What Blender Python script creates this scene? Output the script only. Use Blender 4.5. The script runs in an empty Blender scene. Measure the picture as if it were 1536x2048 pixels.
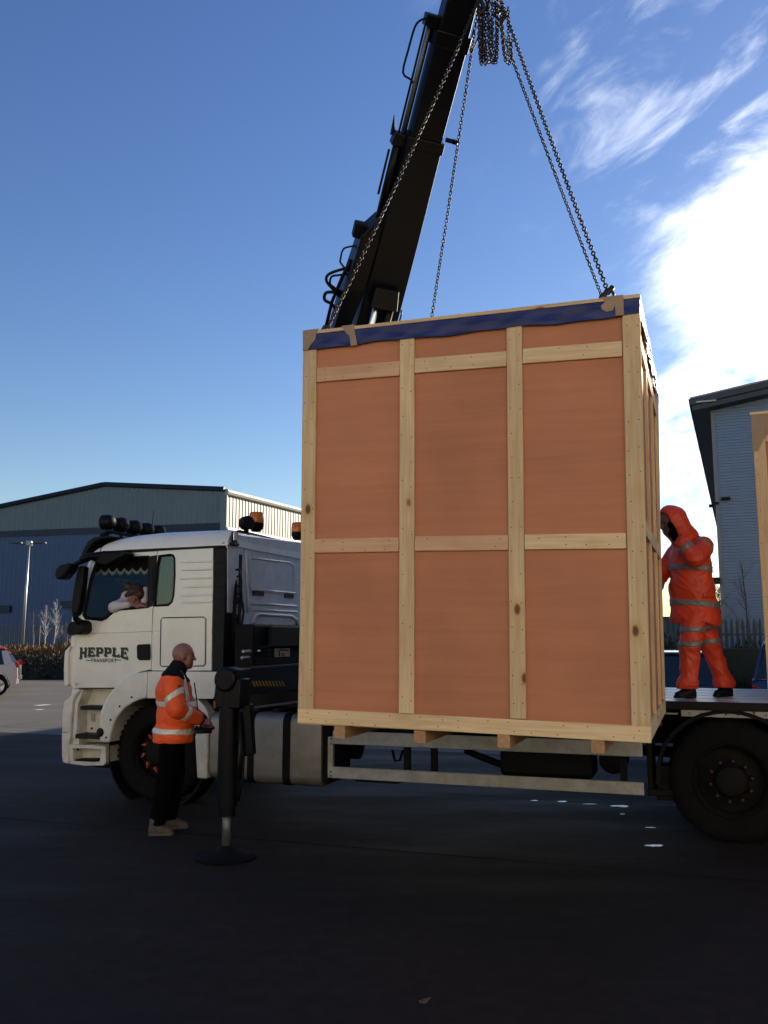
import bpy, bmesh, math, random
import numpy as np
from mathutils import Vector, Matrix, Quaternion
from mathutils.geometry import tessellate_polygon
random.seed(7); np.random.seed(7)
sc = bpy.context.scene
col = sc.collection
R = math.radians

# ------------------------------------------------------------------ camera, sky, sun, exposure
EYE = 1.75                       # height of the phone above the yard
FPX = 1770.0                     # focal length in photo pixels (photo 1536 x 2048)
PITCH = math.atan(251 / FPX)
cam_d = bpy.data.cameras.new('camera')
cam_d.sensor_fit = 'VERTICAL'; cam_d.sensor_height = 24.0
cam_d.lens = 24.0 * FPX / 2048.0
cam_d.clip_start = 0.05; cam_d.clip_end = 3000
cam = bpy.data.objects.new('camera', cam_d); col.objects.link(cam)
cam.location = (0, 0, EYE); cam.rotation_euler = (math.pi / 2 + PITCH, 0, 0)
sc.camera = cam

SUN_AZ, SUN_EL = R(46), R(16.5)    # azimuth to the right of the view axis
SDIR = Vector((math.sin(SUN_AZ) * math.cos(SUN_EL), math.cos(SUN_AZ) * math.cos(SUN_EL), math.sin(SUN_EL)))
sun_d = bpy.data.lights.new('sun', 'SUN'); sun_d.energy = 5.0; sun_d.angle = R(0.53); sun_d.color = (1.0, 0.86, 0.68)
sun = bpy.data.objects.new('sun', sun_d); col.objects.link(sun)
sun.rotation_euler = SDIR.to_track_quat('Z', 'Y').to_euler()

world = bpy.data.worlds.new('World'); sc.world = world; world.use_nodes = True
def build_world():
    nt = world.node_tree; N = nt.nodes; L = nt.links; N.clear()
    out = N.new('ShaderNodeOutputWorld'); bg = N.new('ShaderNodeBackground')
    sky = N.new('ShaderNodeTexSky'); sky.sky_type = 'NISHITA'; sky.sun_disc = False
    sky.sun_elevation = SUN_EL; sky.sun_rotation = SUN_AZ
    sky.altitude = 50; sky.air_density = 1.15; sky.dust_density = 0.25; sky.ozone_density = 2.5
    tc = N.new('ShaderNodeTexCoord')
    def math_(op, a, b=None, c=None):
        n = N.new('ShaderNodeMath'); n.operation = op
        for i, v in enumerate((a, b, c)):
            if v is None: continue
            if isinstance(v, (int, float)): n.inputs[i].default_value = v
            else: L.new(v, n.inputs[i])
        return n.outputs[0]
    def smooth(v, lo, hi):
        n = N.new('ShaderNodeMapRange'); n.interpolation_type = 'SMOOTHSTEP'
        n.inputs['From Min'].default_value = lo; n.inputs['From Max'].default_value = hi
        L.new(v, n.inputs['Value']); return n.outputs['Result']
    nrm = N.new('ShaderNodeVectorMath'); nrm.operation = 'NORMALIZE'; L.new(tc.outputs['Generated'], nrm.inputs[0])
    sep = N.new('ShaderNodeSeparateXYZ'); L.new(nrm.outputs[0], sep.inputs[0])
    def noise(scale, detail, tilt, stretch, rough=0.6, dist=0.0, off=(0, 0, 0)):
        mp = N.new('ShaderNodeMapping'); mp.vector_type = 'POINT'; L.new(nrm.outputs[0], mp.inputs[0])
        mp.inputs['Rotation'].default_value = (0, tilt, 0); mp.inputs['Location'].default_value = off
        m2 = N.new('ShaderNodeMapping'); m2.inputs['Scale'].default_value = (1, 1, stretch); L.new(mp.outputs[0], m2.inputs[0])
        n = N.new('ShaderNodeTexNoise'); n.inputs['Scale'].default_value = scale; n.inputs['Detail'].default_value = detail
        n.inputs['Roughness'].default_value = rough; n.inputs['Distortion'].default_value = dist
        L.new(m2.outputs[0], n.inputs['Vector']); return n.outputs[0]
    def toward(az, el):
        d = N.new('ShaderNodeVectorMath'); d.operation = 'DOT_PRODUCT'; L.new(nrm.outputs[0], d.inputs[0])
        d.inputs[1].default_value = (math.sin(R(az)) * math.cos(R(el)), math.cos(R(az)) * math.cos(R(el)), math.sin(R(el)))
        return d.outputs['Value']
    big = noise(4.2, 8, R(24), 2.0, 0.60, 0.4, (0.35, 0.2, 0.1))
    wisp = noise(8.0, 9, R(24), 2.5, 0.60, 0.5, (2.0, 0.3, 0))
    yy = math_('MAXIMUM', sep.outputs[1], 0.05)
    def oval(az, el, raz, rel, inner):
        # 1 in the middle of an oval patch of sky, 0 at its rim
        a = math_('DIVIDE', math_('SUBTRACT', math_('DIVIDE', sep.outputs[0], yy), math.tan(R(az))), raz)
        e = math_('DIVIDE', math_('SUBTRACT', sep.outputs[2], math.sin(R(el))), rel)
        d = math_('SQRT', math_('ADD', math_('MULTIPLY', a, a), math_('MULTIPLY', e, e)))
        return smooth(d, 1.0, inner)
    near = oval(31, 22.0, 0.385, 0.155, 0.10)      # the bank of cloud about the sun
    body = math_('ADD', math_('MULTIPLY', big, 0.62), math_('MULTIPLY', wisp, 0.38))
    bank = smooth(math_('ADD', body, math_('MULTIPLY', near, 0.50)), 0.52, 1.02)
    bank = math_('MULTIPLY', bank, smooth(near, 0.0, 0.22))
    low = oval(25, 11, 0.30, 0.19, 0.25)
    streak = math_('MULTIPLY', smooth(body, 0.44, 0.62), math_('MULTIPLY', low, 0.85))
    thin = math_('MULTIPLY', smooth(wisp, 0.48, 0.85), 0.36)
    thin = math_('MULTIPLY', thin, smooth(toward(20, 36), math.cos(R(16)), math.cos(R(6))))
    mask = math_('MINIMUM', math_('ADD', math_('MAXIMUM', bank, streak), thin), 1.0)
    glow = smooth(toward(math.degrees(SUN_AZ) - 6, math.degrees(SUN_EL) + 4), math.cos(R(40)), math.cos(R(4)))
    bright = math_('ADD', 6.5, math_('MULTIPLY', math_('MULTIPLY', glow, glow), 22.0))
    ccol = N.new('ShaderNodeMix'); ccol.data_type = 'RGBA'
    ccol.inputs['A'].default_value = (0.80, 0.88, 1.0, 1); ccol.inputs['B'].default_value = (1.0, 0.96, 0.86, 1)
    L.new(glow, ccol.inputs['Factor'])
    cm = N.new('ShaderNodeVectorMath'); cm.operation = 'SCALE'; L.new(ccol.outputs['Result'], cm.inputs[0]); L.new(bright, cm.inputs['Scale'])
    mix = N.new('ShaderNodeMix'); mix.data_type = 'RGBA'
    hs = N.new('ShaderNodeHueSaturation'); hs.inputs['Saturation'].default_value = 1.20; hs.inputs['Hue'].default_value = 0.518; L.new(sky.outputs[0], hs.inputs['Color'])
    L.new(mask, mix.inputs['Factor']); L.new(hs.outputs[0], mix.inputs['A']); L.new(cm.outputs[0], mix.inputs['B'])
    L.new(mix.outputs['Result'], bg.inputs[0]); bg.inputs[1].default_value = 0.079
    L.new(bg.outputs[0], out.inputs[0])
build_world()
sc.view_settings.view_transform = 'Standard'; sc.view_settings.look = 'None'
sc.view_settings.exposure = 1.0; sc.view_settings.gamma = 1.0
sc.view_settings.use_curve_mapping = False
sc.cycles.max_bounces = 6; sc.cycles.diffuse_bounces = 3; sc.cycles.glossy_bounces = 3
sc.cycles.sample_clamp_indirect = 6.0

# ------------------------------------------------------------------ geometry helpers
def vray(px, py):
    x = (px - 768) / FPX; y = (1024 - py) / FPX
    return Vector((x, math.cos(PITCH) - y * math.sin(PITCH), math.sin(PITCH) + y * math.cos(PITCH)))
CAMP = Vector((0, 0, EYE))
def at_depth(px, py, Y): r = vray(px, py); return CAMP + r * (Y / r.y)
def on_plane(px, py, P, n):
    r = vray(px, py); n = Vector(n); return CAMP + r * (((Vector(P) - CAMP).dot(n)) / r.dot(n))
# the lorry's own frame: s runs from its front wheel to its tail, d from the near side across, z up
TYAW = R(19.3)
TU = Vector((math.cos(TYAW), -math.sin(TYAW), 0)); TV = Vector((math.sin(TYAW), math.cos(TYAW), 0))
TO = Vector((-2.49, 9.765, 0))
def sp(px, py, d=0.0):
    p = on_plane(px, py, TO + TV * d, TV) - TO; return (p.dot(TU), p.z)
def rp(px, py, s):
    p = on_plane(px, py, TO + TU * s, TU) - TO; return (p.dot(TV), p.z)
def tloc(P): p = Vector(P) - TO; return Vector((p.dot(TU), p.dot(TV), p.z))
def sps(pts, d=0.0): return [sp(a, b, d) for a, b in pts]
def rps(pts, s): return [rp(a, b, s) for a, b in pts]

def smooth_pts(pts, k=5, closed=False):
    P = [Vector(p) for p in pts]; n = len(P); out = []
    for i in range(n if closed else n - 1):
        a, b_, c, d = (P[(i - 1) % n] if closed or i else P[0]), P[i], P[(i + 1) % n], (P[(i + 2) % n] if closed or i + 2 < n else P[-1])
        for j in range(k):
            t = j / k; out.append(.5 * ((2 * b_) + (c - a) * t + (2 * a - 5 * b_ + 4 * c - d) * t * t + (3 * b_ - a - 3 * c + d) * t ** 3))
    if not closed: out.append(P[-1])
    return out
class MB:
    def __init__(s): s.v = []; s.f = []; s.m = []; s.mi = 0
    def add(s, vs, fs):
        b = len(s.v); s.v += [tuple(v) for v in vs]; s.f += [tuple(b + i for i in f) for f in fs]; s.m += [s.mi] * len(fs); return s
    def box(s, c, size, rot=None):
        c = Vector(c); h = [x / 2 for x in size]
        vs = [Vector((x * h[0], y * h[1], z * h[2])) for z in (-1, 1) for y in (-1, 1) for x in (-1, 1)]
        if rot is not None: vs = [rot @ v for v in vs]
        return s.add([v + c for v in vs], [(0, 2, 3, 1), (4, 5, 7, 6), (0, 1, 5, 4), (1, 3, 7, 5), (3, 2, 6, 7), (2, 0, 4, 6)])
    def bb(s, x0, x1, y0, y1, z0, z1): return s.box(((x0 + x1) / 2, (y0 + y1) / 2, (z0 + z1) / 2), (abs(x1 - x0), abs(y1 - y0), abs(z1 - z0)))
    def plate(s, outer, a, b, holes=(), fn=None):
        """polygon (2-D) with holes, extruded from a to b; fn(u, v, w) -> 3-D point"""
        if fn is None: fn = lambda u, v, w: (u, w, v)
        loops = [list(outer)] + [list(h) for h in holes]
        tri = tessellate_polygon([[Vector((p[0], p[1], 0)) for p in l] for l in loops])
        flat = [p for l in loops for p in l]; n = len(flat)
        vs = [fn(p[0], p[1], a) for p in flat] + [fn(p[0], p[1], b) for p in flat]
        fs = [tuple(t) for t in tri] + [tuple(n + i for i in reversed(t)) for t in tri]
        o = 0
        for l in loops:
            k = len(l)
            for i in range(k): j = (i + 1) % k; fs.append((o + i, o + j, n + o + j, n + o + i))
            o += k
        return s.add(vs, fs)
    def tube(s, pts, r, n=8, cap=True, closed=False):
        pts = [Vector(p) for p in pts]; m = len(pts)
        rr = r if isinstance(r, (list, tuple)) else [r] * m
        up = None; vs = []
        for i, p in enumerate(pts):
            if closed: t = (pts[(i + 1) % m] - pts[i - 1])
            else: t = (pts[min(i + 1, m - 1)] - pts[max(i - 1, 0)])
            if t.length < 1e-9: t = Vector((0, 0, 1))
            t.normalize()
            if up is None: up = t.orthogonal().normalized()
            up = (up - t * up.dot(t))
            if up.length < 1e-6: up = t.orthogonal()
            up.normalize(); w = t.cross(up)
            for k in range(n):
                a = 2 * math.pi * k / n; vs.append(p + (up * math.cos(a) + w * math.sin(a)) * rr[i])
        fs = []
        for i in range(m if closed else m - 1):
            j = (i + 1) % m
            for k in range(n): l = (k + 1) % n; fs.append((i * n + k, i * n + l, j * n + l, j * n + k))
        if cap and not closed: fs.append(tuple(range(n - 1, -1, -1))); fs.append(tuple((m - 1) * n + k for k in range(n)))
        return s.add(vs, fs)
    def lathe(s, prof, c, axis, n=32, caps=(True, True)):
        """prof: (radius, along axis)"""
        ax = Vector(axis).normalized(); e = ax.orthogonal().normalized(); w = ax.cross(e); c = Vector(c); vs = []
        for r, h in prof:
            for k in range(n): a = 2 * math.pi * k / n; vs.append(c + ax * h + (e * math.cos(a) + w * math.sin(a)) * max(r, 1e-4))
        fs = []
        for i in range(len(prof) - 1):
            for k in range(n): l = (k + 1) % n; fs.append((i * n + k, i * n + l, (i + 1) * n + l, (i + 1) * n + k))
        if caps[0]: fs.append(tuple(range(n - 1, -1, -1)))
        if caps[1]: fs.append(tuple((len(prof) - 1) * n + k for k in range(n)))
        return s.add(vs, fs)
    def mesh(s, name, mats, smooth=False, fix=True):
        me = bpy.data.meshes.new(name); me.from_pydata(s.v, [], s.f)
        for m in (mats if isinstance(mats, (list, tuple)) else [mats]): me.materials.append(m)
        if any(s.m): me.polygons.foreach_set('material_index', s.m)
        if fix:
            bm = bmesh.new(); bm.from_mesh(me); bmesh.ops.recalc_face_normals(bm, faces=bm.faces); bm.to_mesh(me); bm.free()
        if smooth: me.polygons.foreach_set('use_smooth', [True] * len(me.polygons))
        me.update(); return me
    def build(s, name, mats, parent=None, smooth=False, bevel=0, auto=None, segs=2, fix=True):
        o = bpy.data.objects.new(name, s.mesh(name, mats, smooth, fix)); col.objects.link(o)
        if parent is not None: o.parent = parent
        if bevel:
            b = o.modifiers.new('bevel', 'BEVEL'); b.width = bevel; b.segments = segs; b.limit_method = 'ANGLE'; b.angle_limit = R(40)
            b.harden_normals = False
        if auto: shade_auto(o.data, auto)
        return o
def shade_auto(me, ang):
    me.polygons.foreach_set('use_smooth', [True] * len(me.polygons))
    me.set_sharp_from_angle(angle=R(ang))
def tag(o, label=None, cat=None, group=None, kind=None):
    if label: o['label'] = label
    if cat: o['category'] = cat
    if group: o['group'] = group
    if kind: o['kind'] = kind
    return o
def empty(name, loc=(0, 0, 0), rz=0.0, label=None, cat=None, group=None, parent=None):
    o = bpy.data.objects.new(name, None); col.objects.link(o); o.location = loc; o.rotation_euler = (0, 0, rz)
    o.empty_display_size = 0.2
    if parent is not None: o.parent = parent
    return tag(o, label, cat, group)
def inst(o, parent=None, loc=None, rot=None):
    c = o.copy(); col.objects.link(c); c.parent = parent if parent is not None else o.parent
    if loc is not None: c.location = loc
    if rot is not None: c.rotation_euler = rot
    return c
def kids(o, allobs=None): return [c for c in bpy.data.objects if c.parent == o]
def dup(root, loc=None, rz=None):
    r = root.copy(); col.objects.link(r)
    if loc is not None: r.location = loc
    if rz is not None: r.rotation_euler = (0, 0, rz)
    for ch in kids(root):
        c = ch.copy(); col.objects.link(c); c.parent = r
        for g in kids(ch): d = g.copy(); col.objects.link(d); d.parent = c
    return r

# ------------------------------------------------------------------ materials
def mat(name, c, rough=0.6, metal=0.0, var=0.12, vs=4.0, bump=0.0, bs=60.0, coat=0.0, dirt=None, dirt_z=None, dirt_amt=0.5, rvar=0.0, spec=0.5, streak=None, trans=0.0, alpha=None):
    m = bpy.data.materials.new(name); m.use_nodes = True; nt = m.node_tree; N = nt.nodes; L = nt.links
    b = N['Principled BSDF']; b.inputs['Roughness'].default_value = rough; b.inputs['Metallic'].default_value = metal
    b.inputs['Specular IOR Level'].default_value = spec
    if coat: b.inputs['Coat Weight'].default_value = coat; b.inputs['Coat Roughness'].default_value = 0.12
    if trans: b.inputs['Transmission Weight'].default_value = trans
    tc = N.new('ShaderNodeTexCoord')
    n = N.new('ShaderNodeTexNoise'); n.inputs['Scale'].default_value = vs; n.inputs['Detail'].default_value = 6
    vec = tc.outputs['Object']
    if streak:
        mp = N.new('ShaderNodeMapping'); mp.inputs['Scale'].default_value = streak; L.new(vec, mp.inputs[0]); vec = mp.outputs[0]
    L.new(vec, n.inputs['Vector'])
    mr = N.new('ShaderNodeMapRange'); mr.inputs['From Min'].default_value = 0.25; mr.inputs['From Max'].default_value = 0.75
    mr.inputs['To Min'].default_value = 1 - var; mr.inputs['To Max'].default_value = 1 + var; L.new(n.outputs[0], mr.inputs[0])
    sc_ = N.new('ShaderNodeVectorMath'); sc_.operation = 'SCALE'; sc_.inputs[0].default_value = c; L.new(mr.outputs[0], sc_.inputs['Scale'])
    out = sc_.outputs[0]
    if dirt is not None:
        n2 = N.new('ShaderNodeTexNoise'); n2.inputs['Scale'].default_value = 7; n2.inputs['Detail'].default_value = 9; n2.inputs['Roughness'].default_value = 0.7
        L.new(tc.outputs['Object'], n2.inputs['Vector'])
        f = N.new('ShaderNodeMapRange'); f.inputs['From Min'].default_value = 0.42; f.inputs['From Max'].default_value = 0.75
        f.inputs['To Max'].default_value = dirt_amt; L.new(n2.outputs[0], f.inputs[0]); fo = f.outputs[0]
        if dirt_z:
            sx = N.new('ShaderNodeSeparateXYZ'); L.new(tc.outputs['Object'], sx.inputs[0])
            g = N.new('ShaderNodeMapRange'); g.inputs['From Min'].default_value = dirt_z[1]; g.inputs['From Max'].default_value = dirt_z[0]
            L.new(sx.outputs[2], g.inputs[0])
            ad = N.new('ShaderNodeMath'); ad.operation = 'MULTIPLY_ADD'; L.new(g.outputs[0], ad.inputs[0]); ad.inputs[1].default_value = dirt_amt; ad.use_clamp = True
            ml = N.new('ShaderNodeMath'); ml.operation = 'MULTIPLY'; ml.inputs[1].default_value = 0.22; L.new(fo, ml.inputs[0]); L.new(ml.outputs[0], ad.inputs[2])
            m2 = N.new('ShaderNodeMath'); m2.operation = 'MULTIPLY'; L.new(ad.outputs[0], m2.inputs[0])
            n3 = N.new('ShaderNodeMapRange'); n3.inputs['From Min'].default_value = 0.3; n3.inputs['From Max'].default_value = 0.6; n3.inputs['To Min'].default_value = 0.45
            L.new(n2.outputs[0], n3.inputs[0]); L.new(n3.outputs[0], m2.inputs[1]); fo = m2.outputs[0]
        mx = N.new('ShaderNodeMix'); mx.data_type = 'RGBA'; L.new(fo, mx.inputs['Factor']); L.new(out, mx.inputs['A']); mx.inputs['B'].default_value = (*dirt, 1)
        out = mx.outputs['Result']
    L.new(out, b.inputs['Base Color'])
    if rvar:
        r2 = N.new('ShaderNodeMapRange'); r2.inputs['To Min'].default_value = max(rough - rvar, 0.02); r2.inputs['To Max'].default_value = min(rough + rvar, 1)
        r2.inputs['From Min'].default_value = 0.3; r2.inputs['From Max'].default_value = 0.7
        L.new(n.outputs[0], r2.inputs[0]); L.new(r2.outputs[0], b.inputs['Roughness'])
    if bump:
        nb = N.new('ShaderNodeTexNoise'); nb.inputs['Scale'].default_value = bs; nb.inputs['Detail'].default_value = 5; L.new(vec, nb.inputs['Vector'])
        bp = N.new('ShaderNodeBump'); bp.inputs['Strength'].default_value = bump; bp.inputs['Distance'].default_value = 0.01
        L.new(nb.outputs[0], bp.inputs['Height']); L.new(bp.outputs[0], b.inputs['Normal'])
    return m
def emit(name, c, strength):
    m = bpy.data.materials.new(name); m.use_nodes = True; b = m.node_tree.nodes['Principled BSDF']
    b.inputs['Base Color'].default_value = (*c, 1); b.inputs['Emission Color'].default_value = (*c, 1); b.inputs['Emission Strength'].default_value = strength
    return m
def wood(name, c1, c2, knots=True, scale=1.0, rough=0.75, spec=0.3, knotc=(0.16, 0.075, 0.03)):
    """boards run along local X; every board gets its own grain"""
    m = bpy.data.materials.new(name); m.use_nodes = True; nt = m.node_tree; N = nt.nodes; L = nt.links; b = N['Principled BSDF']
    b.inputs['Roughness'].default_value = rough; b.inputs['Specular IOR Level'].default_value = spec
    tc = N.new('ShaderNodeTexCoord'); oi = N.new('ShaderNodeObjectInfo')
    add = N.new('ShaderNodeVectorMath'); add.operation = 'MULTIPLY_ADD'
    cx = N.new('ShaderNodeCombineXYZ')
    for i in range(3): L.new(oi.outputs['Random'], cx.inputs[i])
    add.inputs[1].default_value = (37, 19, 53); L.new(cx.outputs[0], add.inputs[0]); L.new(tc.outputs['Object'], add.inputs[2])
    mp = N.new('ShaderNodeMapping'); mp.inputs['Scale'].default_value = (1.2 * scale, 26 * scale, 26 * scale); L.new(add.outputs[0], mp.inputs[0])
    n = N.new('ShaderNodeTexNoise'); n.inputs['Scale'].default_value = 1.6; n.inputs['Detail'].default_value = 8; n.inputs['Roughness'].default_value = 0.6; n.inputs['Distortion'].default_value = 0.6
    L.new(mp.outputs[0], n.inputs['Vector'])
    cr = N.new('ShaderNodeValToRGB'); cr.color_ramp.elements[0].position = 0.33; cr.color_ramp.elements[1].position = 0.66
    cr.color_ramp.elements[0].color = (*c2, 1); cr.color_ramp.elements[1].color = (*c1, 1); L.new(n.outputs[0], cr.inputs[0])
    # broad tone per board
    hv = N.new('ShaderNodeMapRange'); hv.inputs['To Min'].default_value = 0.84; hv.inputs['To Max'].default_value = 1.1; L.new(oi.outputs['Random'], hv.inputs[0])
    n4 = N.new('ShaderNodeTexNoise'); n4.inputs['Scale'].default_value = 1.3; n4.inputs['Detail'].default_value = 4; L.new(add.outputs[0], n4.inputs['Vector'])
    hv2 = N.new('ShaderNodeMapRange'); hv2.inputs['From Min'].default_value = 0.3; hv2.inputs['From Max'].default_value = 0.7; hv2.inputs['To Min'].default_value = 0.88; hv2.inputs['To Max'].default_value = 1.1; L.new(n4.outputs[0], hv2.inputs[0])
    mm = N.new('ShaderNodeMath'); mm.operation = 'MULTIPLY'; L.new(hv.outputs[0], mm.inputs[0]); L.new(hv2.outputs[0], mm.inputs[1])
    vm = N.new('ShaderNodeVectorMath'); vm.operation = 'SCALE'; L.new(cr.outputs[0], vm.inputs[0]); L.new(mm.outputs[0], vm.inputs['Scale']); out = vm.outputs[0]
    if knots:
        mk = N.new('ShaderNodeMapping'); mk.inputs['Scale'].default_value = (2.6, 4.6, 4.6); L.new(add.outputs[0], mk.inputs[0])
        vo = N.new('ShaderNodeTexVoronoi'); vo.inputs['Scale'].default_value = 1.0; vo.inputs['Randomness'].default_value = 1.0; L.new(mk.outputs[0], vo.inputs['Vector'])
        k = N.new('ShaderNodeMapRange'); k.inputs['From Min'].default_value = 0.125; k.inputs['From Max'].default_value = 0.07; L.new(vo.outputs['Distance'], k.inputs[0])
        k2 = N.new('ShaderNodeMapRange'); k2.inputs['From Min'].default_value = 0.28; k2.inputs['From Max'].default_value = 0.08; k2.inputs['To Max'].default_value = 0.45; L.new(vo.outputs['Distance'], k2.inputs[0])
        mx = N.new('ShaderNodeMix'); mx.data_type = 'RGBA'; L.new(k2.outputs[0], mx.inputs['Factor']); L.new(out, mx.inputs['A']); mx.inputs['B'].default_value = (c2[0] * 0.85, c2[1] * 0.68, c2[2] * 0.5, 1)
        mx2 = N.new('ShaderNodeMix'); mx2.data_type = 'RGBA'; L.new(k.outputs[0], mx2.inputs['Factor']); L.new(mx.outputs['Result'], mx2.inputs['A']); mx2.inputs['B'].default_value = (*knotc, 1)
        out = mx2.outputs['Result']
    L.new(out, b.inputs['Base Color'])
    bp = N.new('ShaderNodeBump'); bp.inputs['Strength'].default_value = 0.15; bp.inputs['Distance'].default_value = 0.002; L.new(n.outputs[0], bp.inputs['Height']); L.new(bp.outputs[0], b.inputs['Normal'])
    return m

M = {}
M['white'] = mat('cab paint white', (0.80, 0.79, 0.72), 0.18, var=0.04, vs=2.5, coat=0.6, dirt=(0.22, 0.19, 0.15), dirt_z=(0.35, 1.5), dirt_amt=0.50, rvar=0.08)
M['white_shaded'] = mat('cab paint white shaded', (0.58, 0.60, 0.62), 0.3, var=0.05, coat=0.4, dirt=(0.18, 0.17, 0.16), dirt_amt=0.35)  # same cab white, made greyer and bluer for the shade on the back wall
M['black'] = mat('black plastic', (0.004, 0.004, 0.005), 0.5, spec=0.18, var=0.25, bump=0.1, bs=80)
M['trim'] = mat('dark grey trim', (0.009, 0.009, 0.011), 0.55, spec=0.2, var=0.2)
M['rubber'] = mat('tyre rubber', (0.006, 0.0055, 0.0055), 0.85, var=0.3, vs=9, bump=0.2, dirt=(0.018, 0.016, 0.014), dirt_amt=0.3, spec=0.12)
M['rim'] = mat('dirty wheel steel', (0.010, 0.009, 0.0085), 0.75, 0.1, var=0.35, vs=9, dirt=(0.008, 0.005, 0.004), dirt_amt=0.7, spec=0.15)
M['frame'] = mat('chassis black', (0.005, 0.005, 0.006), 0.6, var=0.3, dirt=(0.010, 0.008, 0.006), dirt_amt=0.4, spec=0.12)
M['crane'] = mat('crane dark paint', (0.0022, 0.003, 0.006), 0.36, var=0.2, vs=3, dirt=(0.004, 0.0036, 0.0036), dirt_amt=0.5, spec=0.16)
M['steel'] = mat('bright piston steel', (0.12, 0.125, 0.14), 0.45, 0.6, var=0.1)
M['chain'] = mat('chain steel', (0.014, 0.010, 0.010), 0.6, 0.2, var=0.4, vs=20)
M['alu'] = mat('tank aluminium', (0.30, 0.285, 0.27), 0.5, 0.5, var=0.12, vs=3, dirt=(0.10, 0.085, 0.07), dirt_z=(0.3, 1.1), dirt_amt=0.6)
M['rail'] = mat('guard rail alloy', (0.36, 0.36, 0.35), 0.55, 0.35, var=0.15, dirt=(0.13, 0.11, 0.09), dirt_amt=0.6)
M['glass'] = mat('tinted window glass', (0.30, 0.42, 0.42), 0.05, var=0.02, trans=0.9)
M['glass_dark'] = mat('dark window glass', (0.01, 0.013, 0.016), 0.06, var=0.05, spec=0.8)
M['amber'] = mat('amber beacon lens', (0.75, 0.20, 0.008), 0.2, var=0.08, trans=0.25)
M['amber_dk'] = mat('amber side lamp', (0.35, 0.08, 0.01), 0.35, var=0.1)
M['reflector'] = mat('lamp reflector', (0.8, 0.75, 0.6), 0.2, 0.6, var=0.05)
M['grey_fab'] = mat('seat fabric', (0.10, 0.11, 0.12), 0.9, var=0.15)
M['orange'] = mat('hi-vis orange cloth', (0.90, 0.105, 0.015), 0.62, var=0.08, vs=7, bump=0.25, bs=22)
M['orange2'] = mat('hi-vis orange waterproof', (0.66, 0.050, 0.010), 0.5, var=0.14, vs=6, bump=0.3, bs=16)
M['tape_r'] = mat('reflective tape', (0.66, 0.66, 0.58), 0.35, 0.1, var=0.08, vs=30)
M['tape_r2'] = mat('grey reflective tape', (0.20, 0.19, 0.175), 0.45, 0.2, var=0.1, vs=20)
M['navy'] = mat('navy cloth', (0.009, 0.010, 0.016), 0.9, spec=0.1, var=0.2, bump=0.2, bs=30)
M['skin'] = mat('skin', (0.27, 0.115, 0.088), 0.5, var=0.12, vs=18)
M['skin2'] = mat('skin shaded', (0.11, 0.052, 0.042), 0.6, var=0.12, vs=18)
M['hair'] = mat('brown hair', (0.05, 0.025, 0.014), 0.6, var=0.4, vs=30, bump=0.5, bs=60)
M['knit'] = mat('pale jumper', (0.55, 0.53, 0.56), 0.85, var=0.07, vs=20, bump=0.3, bs=60)
M['shoe'] = mat('tan work boot', (0.065, 0.052, 0.040), 0.7, var=0.3, vs=25, bump=0.2)
M['black_cloth'] = mat('black cloth', (0.0022, 0.0022, 0.0032), 0.95, spec=0.05, var=0.3, bump=0.3, bs=30)
M['pine'] = wood('pine boards', (0.80, 0.61, 0.36), (0.64, 0.45, 0.23))
M['pine_red'] = wood('pine boards reddish', (0.72, 0.47, 0.29), (0.60, 0.35, 0.19))
M['lumber'] = wood('rough bearers', (0.50, 0.30, 0.16), (0.36, 0.20, 0.10))
M['ply'] = wood('red plywood', (0.60, 0.248, 0.128), (0.54, 0.215, 0.108), knots=False, scale=0.40, rough=0.7)
M['deck'] = wood('deck boards', (0.58, 0.55, 0.52), (0.34, 0.32, 0.30), knots=False, rough=0.36, spec=1.0)
M['tarp'] = mat('blue polythene', (0.014, 0.026, 0.13), 0.40, var=0.35, vs=14, bump=0.5, bs=13, streak=(0.35, 1, 1.6), spec=0.3)
M['parcel'] = mat('brown parcel tape', (0.30, 0.20, 0.11), 0.35, var=0.15, vs=8, bump=0.4, bs=20)
M['clad_blue'] = mat('blue cladding', (0.060, 0.095, 0.185), 0.45, 0.1, var=0.05, vs=0.15)
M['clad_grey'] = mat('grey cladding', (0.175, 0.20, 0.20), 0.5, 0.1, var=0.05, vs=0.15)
M['clad_dark'] = mat('dark blue band', (0.007, 0.012, 0.035), 0.5, var=0.1)
M['clad_right'] = mat('blue grey cladding', (0.14, 0.21, 0.30), 0.42, 0.2, var=0.06, vs=0.3)
M['fascia'] = mat('slate fascia', (0.035, 0.040, 0.050), 0.5, var=0.1, vs=0.5)
M['fence'] = mat('galvanised pales', (0.075, 0.088, 0.10), 0.5, 0.5, var=0.15)
M['galv'] = mat('galvanised pole', (0.42, 0.43, 0.43), 0.4, 0.6, var=0.1)
M['bark_w'] = mat('birch bark', (0.42, 0.38, 0.36), 0.8, var=0.4, vs=6)
M['twig'] = mat('brown twigs', (0.10, 0.065, 0.05), 0.85, var=0.3, vs=5)
M['hedge'] = mat('dark hedge leaves', (0.022, 0.024, 0.014), 0.9, var=0.5, vs=2)
M['scrub'] = mat('dry scrub', (0.13, 0.075, 0.03), 0.9, var=0.5, vs=1.2)
M['car_cream'] = mat('pearl car paint', (0.62, 0.52, 0.46), 0.2, var=0.02, coat=1.0)
M['car_red'] = mat('red car paint', (0.60, 0.015, 0.012), 0.35, var=0.02, coat=0.3)
M['car_silver'] = mat('silver car paint', (0.45, 0.42, 0.42), 0.25, 0.5, var=0.02, coat=1.0)
M['car_navy'] = mat('navy car paint', (0.008, 0.013, 0.032), 0.25, var=0.02, coat=1.0)
M['car_blue'] = mat('blue car paint', (0.006, 0.012, 0.065), 0.25, var=0.02, coat=1.0)
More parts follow.
